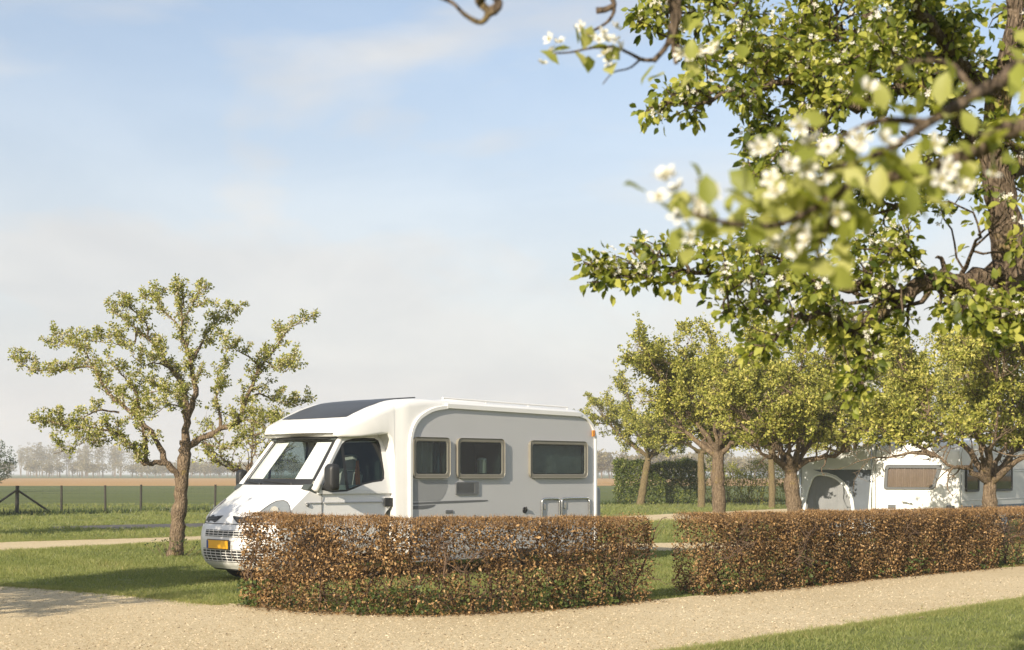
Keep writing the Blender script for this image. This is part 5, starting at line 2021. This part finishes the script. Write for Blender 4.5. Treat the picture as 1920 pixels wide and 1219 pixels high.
tr1 = np.vstack([[(0, 0, -.05), (-.02, 0, .5), (-.06, -.03, 1.1), (-.12, -.08, 1.6)], np.array([at(1955, 640, BD), at(1908, 540, BD), at(1893, 470, BD), at(1880, 390, BD), at(1866, 300, BD), at(1870, 200, BD), at(1890, 110, BD), at(1905, 30, BD), at(1890, -60, BD), at(1870, -150, BD)]) - bbase])
btrunk = (smooth_path(tr1, 4), .128, .028)
b_limbs = [
    B([(1915, 520), (1870, 512), (1800, 525), (1740, 530), (1690, 556), (1640, 535), (1590, 540), (1540, 530), (1450, 515), (1380, 515), (1300, 510), (1220, 520), (1150, 515), (1098, 494)], .075, .005, 0, -.5),
    B([(1700, 552), (1660, 580), (1630, 612), (1590, 625), (1560, 590), (1500, 592), (1470, 622), (1440, 648), (1405, 668)], .050, .006, -.1, -.9),
    B([(1610, 615), (1606, 650), (1603, 690)], .030, .010, -.2, -.2),
    B([(1650, 600), (1640, 650), (1622, 700), (1600, 735)], .016, .004, -.1, -.5),
    B([(1500, 528), (1470, 545), (1430, 570), (1390, 592), (1350, 588)], .018, .004, -.3, -.8),
    B([(1290, 512), (1270, 480), (1210, 480), (1180, 468)], .012, .004, -.5, -.4),
    B([(1866, 300), (1820, 235), (1760, 180), (1740, 130), (1700, 80), (1640, 40), (1608, -20), (1590, -90)], .075, .020, 0, .6),
    B([(1745, 150), (1690, 170), (1620, 190), (1567, 205), (1527, 250), (1480, 300), (1440, 340), (1405, 362)], .050, .006, .1, -.5),
    B([(1620, 190), (1540, 160), (1480, 150), (1420, 165), (1360, 180), (1305, 198), (1260, 190), (1214, 208)], .035, .005, 0, -.6),
    B([(1608, 60), (1590, 120), (1560, 116), (1530, 96), (1476, 103), (1430, 110), (1380, 90), (1300, 98), (1240, 60), (1196, 40)], .038, .005, .3, -.3),
    B([(1600, 60), (1570, 48), (1540, 55), (1516, 76), (1500, 60)], .022, .006, .3, .1),
    B([(1608, -10), (1540, -40), (1450, -30), (1380, 10), (1300, 20), (1215, 15)], .030, .005, .5, -.2),
    B([(1872, 180), (1800, 120), (1760, 60), (1720, 10), (1690, -60)], .060, .020, 0, -.9),
    B([(1800, 120), (1740, 110), (1680, 100), (1640, 120), (1600, 140)], .03, .006, -.2, -1.0),
    B([(1890, 110), (1940, 40), (1980, -30)], .05, .02, 0, .3),
    B([(1868, 280), (1800, 330), (1740, 370), (1690, 390), (1640, 400), (1560, 420)], .040, .006, 0, .9),
    B([(1567, 210), (1520, 230), (1490, 220), (1440, 240), (1405, 255)], .018, .004, .0, .4),
    B([(1512, 240), (1515, 300), (1500, 350), (1470, 400), (1440, 440)], .022, .004, -.1, .6),
    B([(1880, 230), (1920, 300), (1960, 330)], .03, .01, 0, -.3),
    B([(1800, 525), (1820, 470), (1850, 430), (1880, 440)], .016, .004, 0, -.6),
    B([(1860, 515), (1880, 560), (1870, 600), (1850, 620)], .014, .004, 0, -.4),
    B([(1740, 535), (1720, 500), (1690, 470), (1660, 480)], .016, .004, 0, -.4),
    B([(1915, 500), (2000, 440), (2120, 420), (2250, 380), (2400, 390)], .060, .008, 0, .8),
    B([(1880, 250), (1980, 180), (2100, 110), (2230, 60), (2380, 20)], .060, .008, 0, -.5),
    B([(1890, 330), (1990, 300), (2110, 290), (2260, 240)], .045, .007, 0, 1.6),
    B([(1905, 600), (1880, 590), (1840, 560), (1810, 552)], .016, .004, -.2, -.7),
]
MASK = [(1185, -60), (1185, 55), (1260, 75), (1300, 125), (1208, 180), (1206, 228), (1300, 222), (1400, 235), (1388, 300), (1425, 350), (1380, 420), (1290, 440), (1180, 452), (1088, 485), (1100, 548), (1200, 538), (1330, 530), (1420, 545), (1335, 560), (1335, 605), (1400, 610), (1480, 570), (1490, 600), (1400, 650), (1395, 690), (1480, 640), (1555, 640), (1585, 760), (1630, 745), (1645, 660), (1700, 620), (1790, 600), (1860, 640), (2900, 700), (2900, -60)]
HOLES = [[(1850, 270), (1905, 270), (1915, 520), (1862, 480)], [(1560, 528), (1700, 540), (1900, 490), (1910, 540), (1790, 548), (1700, 575), (1560, 556)], [(1690, 420), (1860, 425), (1880, 500), (1780, 505), (1720, 480)], [(1520, 5), (1590, 0), (1600, 80), (1560, 40)], [(1560, 555), (1640, 550), (1630, 575), (1560, 585)]]


def keep_big(p):
    u, v = proj(np.asarray(p) + bbase)
    if not in_poly(np.array([u]), np.array([v]), MASK)[0] and v > -20:
        return False
    for h in HOLES:
        if in_poly(np.array([u]), np.array([v]), h)[0] and rng.random() < .8:
            return False
    return True


tubes, spots = ramify(rng, b_limbs, np.array([-1.0, 0, 3.0]), nsub=15, sublen=(.10, .36), ntwig=3, twiglen=(.06, .18), spur=.062, first=.08, gnarl=.3, keep=keep_big, up=.06)
spots = [s for s in spots if keep_big(s[0])]
tree_object(big, [btrunk] + b_limbs, tubes, sides=10, bark='bark_big', seed=5)
order = np.argsort([s[0][1] - .25 * (s[0][0] < -2) for s in spots])
near = set(order[:50].tolist())
mass = [s for i, s in enumerate(spots) if i not in near]
cr = MB()
foliage(rng, cr, mass, 6, (.030, .058), .055, tpl=LEAF8, tf=LEAF8F, wid=.60, tint=(.52, .32), droop=.42)
blossoms(rng, cr, spots, .19, 6, (.020, .028), .045, 1)
cro = cr.build('crown', [M['leaf_big'], M['petal']], big, smooth=True)
cro['kind'] = 'stuff'
leaf_meshes = []
for tn in (.2, .38, .5, .62, .85):
    m_ = MB()
    t8 = LEAF8 * np.array([.60, 1, 1])
    m_.add(t8, LEAF8F, 0, tn)
    leaf_meshes.append(m_.mesh('leaf', M['leaf_big'], True))


def leaf_object(parent, pos, axis, normal, size, meshes=leaf_meshes, r=rng, name='leaf'):
    F_ = frames(np.array([axis]), np.array([normal]))[0]
    o = bpy.data.objects.new(name, meshes[r.integers(len(meshes))])
    COL.objects.link(o)
    o.parent = parent
    mt = Matrix.Identity(4)
    for i in range(3):
        for k in range(3):
            mt[k][i] = F_[i][k] * size
        mt[i][3] = pos[i]
    o.matrix_local = mt
    return o


for i in order[:50]:
    c_, d_ = spots[i]
    for k in range(6):
        ax = nrm(rdir(rng, 1)[0] + d_ * .45 + np.array([0, 0, -.1]))
        leaf_object(big, c_ + ax * .03 * rng.random(), nrm(ax + np.array([0, 0, -.42])), nrm(rdir(rng, 1)[0] * .6 + np.array([0, 0, 1.0])), rng.uniform(.030, .058))

# ------------------------------------------------------------------ the near pear tree, its branches out of focus
nbase = np.array([2.85, 2.35, 0.0])
near_t = thing('pear_tree', 'close blossoming pear branches blurred across the upper right of the view', 'tree', nbase, 0, ORCH)
rng = np.random.default_rng(88)
N_ = lambda pts: np.array([at(u, v, D) for u, v, D in pts]) - nbase
n_limbs = []
tr_n = smooth_path([(0, 0, -.05), (-.03, .02, .7), (-.02, .0, 1.4), (-.1, .0, 2.0), (-.15, .05, 2.7), (-.1, .1, 3.6)], 4)
n_limbs.append((tr_n, .15, .05))
n_limbs.append((smooth_path(np.vstack([[(-.08, 0, 1.85), (-.7, .1, 2.30), (-1.4, .1, 2.34)], N_([(1960, 122, 2.12), (1900, 145, 2.1), (1850, 165, 2.07), (1800, 195, 2.03), (1740, 230, 1.98), (1690, 265, 1.94), (1655, 285, 1.92), (1600, 305, 1.9), (1545, 318, 1.88)])]), 4), .020, .003))
n_limbs.append((smooth_path(np.vstack([[(-.7, .1, 2.30), (-1.3, -.05, 2.2)], N_([(1960, 235, 2.0), (1850, 275, 1.98), (1770, 308, 1.95), (1660, 335, 1.92), (1590, 348, 1.9), (1520, 395, 1.87), (1440, 424, 1.85), (1340, 413, 1.83), (1290, 395, 1.82)])]), 4), .017, .0025))
n_limbs.append((smooth_path(N_([(1590, 348, 1.9), (1560, 400, 1.9), (1540, 450, 1.9), (1530, 490, 1.9)]), 4), .006, .002))
n_limbs.append((smooth_path(N_([(1740, 230, 1.98), (1660, 225, 2.0), (1610, 240, 2.0), (1560, 265, 2.0), (1500, 280, 2.0)]), 4), .006, .002))
n_limbs.append((smooth_path(N_([(1830, 175, 2.05), (1780, 120, 2.1), (1720, 115, 2.1), (1680, 130, 2.1)]), 4), .006, .002))
n_limbs.append((smooth_path(np.vstack([[(-.12, .04, 2.3), (-.6, .25, 2.72), (-1.4, .6, 2.98), (-2.1, .85, 3.0), (-2.42, .95, 2.90), (-2.75, .6, 2.82), (-2.9, .32, 2.66)]]), 4), .04, .012))
n_limbs.append((smooth_path(np.vstack([[(-2.40, .95, 2.90)], N_([(1262, -30, 3.3), (1264, 30, 3.3), (1252, 82, 3.28), (1226, 114, 3.26)])]), 4), .014, .006))
n_limbs.append((smooth_path(np.vstack([[(-2.30, .93, 2.93)], N_([(1280, -30, 3.2), (1272, 30, 3.2), (1262, 80, 3.2), (1268, 120, 3.2)])]), 4), .014, .005))
n_limbs.append((smooth_path(N_([(1230, 112, 3.26), (1205, 112, 3.25), (1180, 100, 3.22), (1150, 88, 3.2), (1110, 90, 3.18), (1070, 98, 3.15), (1040, 100, 3.13)]), 4), .005, .002))
n_limbs.append((smooth_path(N_([(1200, 112, 3.25), (1180, 128, 3.22), (1150, 136, 3.2), (1130, 158, 3.2)]), 4), .003, .0012))
n_limbs.append((smooth_path(np.vstack([[(-2.9, .32, 2.66)], N_([(905, -20, 2.6), (898, 2, 2.6), (915, 22, 2.6), (902, 42, 2.6), (872, 28, 2.6), (848, 5, 2.6), (815, -8, 2.6)])]), 4), .011, .003))
n_limbs.append((smooth_path(N_([(913, 24, 2.6), (930, 16, 2.6), (934, 2, 2.6), (920, -14, 2.6)]), 4), .011, .007))
n_limbs.append((smooth_path(np.vstack([[(-2.38, 1.2, 2.96)], N_([(1160, -30, 3.5), (1152, 8, 3.5), (1150, 25, 3.5), (1138, 42, 3.5), (1112, 58, 3.5)])]), 4), .009, .003))
n_limbs.append((smooth_path(N_([(1152, 10, 3.5), (1135, 18, 3.5), (1118, 20, 3.5)]), 4), .007, .008))
tree_object(near_t, n_limbs, [], sides=9, bark='bark_big', seed=8)
near_leaf = []
for tn in (.3, .5, .6, .75, .95):
    m_ = MB()
    m_.add(LEAF8 * np.array([.62, 1, 1]), LEAF8F, 0, tn)
    near_leaf.append(m_.mesh('leaf', M['leaf_near'], True))
bl_mesh = []
for q in range(3):
    m_ = MB()
    fv, ff = flower_tpl(5, .18 + .1 * q)
    m_.add(fv, ff, 0, .75)
    for i in range(9):
        a = i / 9 * 6.283
        p0 = np.array([.03 * math.cos(a), .03 * math.sin(a), .02])
        p1 = np.array([.13 * math.cos(a), .13 * math.sin(a), .22])
        tube(m_, [p0, p1], [.012, .018], 4, 1)
    tube(m_, [(0, 0, -.02), (0, 0, .06)], [.05, .06], 6, 1)
    bl_mesh.append(m_.mesh('blossom', [M['petal'], M['stamen']], True, 60))


def leaf_bunch(u, v, D, n, size=(.030, .050), spread=.02, down=.1):
    c_ = at(u, v, D) - nbase
    for k in range(n):
        ax = nrm(rdir(rng, 1)[0] + np.array([-.35, -.1, -down]))
        leaf_object(near_t, c_ + rng.normal(size=3) * spread * .6, ax, nrm(rdir(rng, 1)[0] * .7 + np.array([-.2, -.6, .8])), rng.uniform(*size), near_leaf, rng)


def blossom_bunch(u, v, D, n, size=.031, spread=.022):
    c_ = at(u, v, D) - nbase
    for k in range(n):
        nn_ = nrm(rdir(rng, 1)[0] * .8 + np.array([-.3, -.8, .5]))
        leaf_object(near_t, c_ + rng.normal(size=3) * spread * .7, np.cross(nn_, rdir(rng, 1)[0]), nn_, size * rng.uniform(.85, 1.15), bl_mesh, rng, 'blossom')


for u, v, n in ((1262, 345, 3), (1290, 338, 2), (1335, 385, 3), (1318, 380, 1), (1302, 418, 2), (1462, 285, 3), (1452, 338, 3), (1492, 318, 2), (1505, 262, 2), (1555, 284, 3), (1602, 262, 2), (1490, 440, 3), (1472, 468, 2), (1512, 428, 2),
                (1582, 368, 2), (1782, 330, 3), (1722, 272, 1), (1795, 350, 2), (1852, 316, 1), (1668, 150, 1), (1372, 330, 1)):
    blossom_bunch(u, v, 1.85 + rng.random() * .1, n)
for u, v, n in ((1235, 378, 2), (1265, 375, 3), (1290, 395, 3), (1320, 350, 2), (1345, 430, 3), (1375, 375, 3), (1405, 385, 3), (1420, 420, 2), (1300, 455, 2), (1440, 370, 3), (1475, 385, 3), (1500, 370, 3), (1520, 340, 3), (1545, 330, 3),
                (1480, 260, 1), (1530, 300, 3), (1570, 310, 4), (1600, 330, 4), (1640, 300, 3), (1660, 350, 3), (1690, 300, 2), (1700, 370, 3), (1640, 370, 2), (1560, 400, 3), (1540, 430, 3), (1530, 475, 3), (1535, 510, 3), (1580, 440, 2), (1600, 470, 2), (1560, 500, 2),
                (1750, 290, 2), (1810, 285, 2), (1850, 275, 2), (1740, 345, 2), (1880, 250, 2), (1660, 190, 1), (1630, 215, 1), (1700, 210, 1), (1690, 130, 1), (1780, 95, 1), (1880, 60, 1), (1900, 110, 1), (1610, 420, 2)):
    leaf_bunch(u, v, 1.86 + rng.random() * .14, n, down=.15)
for u, v, n in ((1042, 80, 2), (1036, 92, 2), (1118, 72, 3), (1135, 76, 3), (1152, 68, 2), (1130, 112, 3), (1290, 100, 3), (1325, 85, 2), (1340, 95, 1)):
    blossom_bunch(u, v, 3.2, n, .033, .02)
for u, v, n in ((1072, 82, 3), (1090, 88, 3), (1098, 66, 1), (1160, 108, 2), (1152, 122, 1), (1052, 135, 1), (1245, 128, 2), (1300, 130, 2), (1285, 60, 2), (1318, 152, 1), (1290, 150, 1), (1310, 30, 2), (1360, 60, 2), (1390, 20, 2), (1380, 130, 1)):
    leaf_bunch(u, v, 3.2, n, (.04, .06), .02, .3)

# the rest of its leaves, beyond the right and the upper edge of the view
tw_spots, tw_tubes = [], []
for li in (0, 1, 2, 6):
    p = n_limbs[li][0]
    for j in range(18):
        t_ = rng.uniform(.12 if li != 0 else .6, 1.0 if li in (0, 6) else .62)
        c_ = sample(p, t_)
        q = wander(rng, c_, rdir(rng, 1)[0] + np.array([0, 0, .25]), rng.uniform(.12, .4), 3, .3, .05)
        uu, vv = proj(q + nbase)
        if np.all((uu > 1990) | (vv < -60) | (q[:, 1] + nbase[1] < .5)):
            tw_tubes.append(q)
            for f_ in (.35, .6, .8, 1.0):
                tw_spots.append((sample(q, f_), nrm(q[-1] - q[0])))
tm_ = MB()
for q in tw_tubes:
    tube(tm_, q, [.005, .004, .003, .002], 5, cap=False)
tm_.build('twig', M['bark_big'], near_t, smooth=True)['kind'] = 'stuff'
fm_ = MB()
tw_spots = [q for q in tw_spots if proj(q[0] + nbase)[0] > 2030 or proj(q[0] + nbase)[1] < -100]
foliage(rng, fm_, tw_spots, 5, (.03, .05), .04, tpl=LEAF8, tf=LEAF8F, wid=.62, tint=(.6, .25), droop=.3)
fm_.build('crown', M['leaf_near'], near_t, smooth=True)['kind'] = 'stuff'
n_extra = 0
for li, k in ((1, 16), (2, 40), (3, 7), (4, 4)):
    p = n_limbs[li][0]
    for j in range(k):
        c_ = sample(p, rng.uniform(.35 if li < 3 else .1, 1.0))
        u, v = proj(c_ + nbase)
        if u > 2000:
            continue
        for q in range(3):
            ax = nrm(rdir(rng, 1)[0] + np.array([-.3, -.1, .05]))
            leaf_object(near_t, c_ + ax * .012 + rng.normal(size=3) * .012, ax, nrm(rdir(rng, 1)[0] * .8 + np.array([-.2, -.6, .6])), rng.uniform(.028, .050), near_leaf, rng)
            n_extra += 1

# ------------------------------------------------------------------ haze
hz = MB()
box(hz, (-3100, -3100, -1.0), (3100, 3100, 24.0))
hm_, nt, out = new_mat('haze')
pv = nnode(nt, 'ShaderNodeVolumePrincipled')
pv.inputs['Color'].default_value = (.93, .95, 1.0, 1)
pv.inputs['Density'].default_value = 0.0006
pv.inputs['Anisotropy'].default_value = 0.1
nt.links.new(pv.outputs[0], out.inputs['Volume'])
ho = hz.build('haze', hm_)
ho['kind'] = 'stuff'
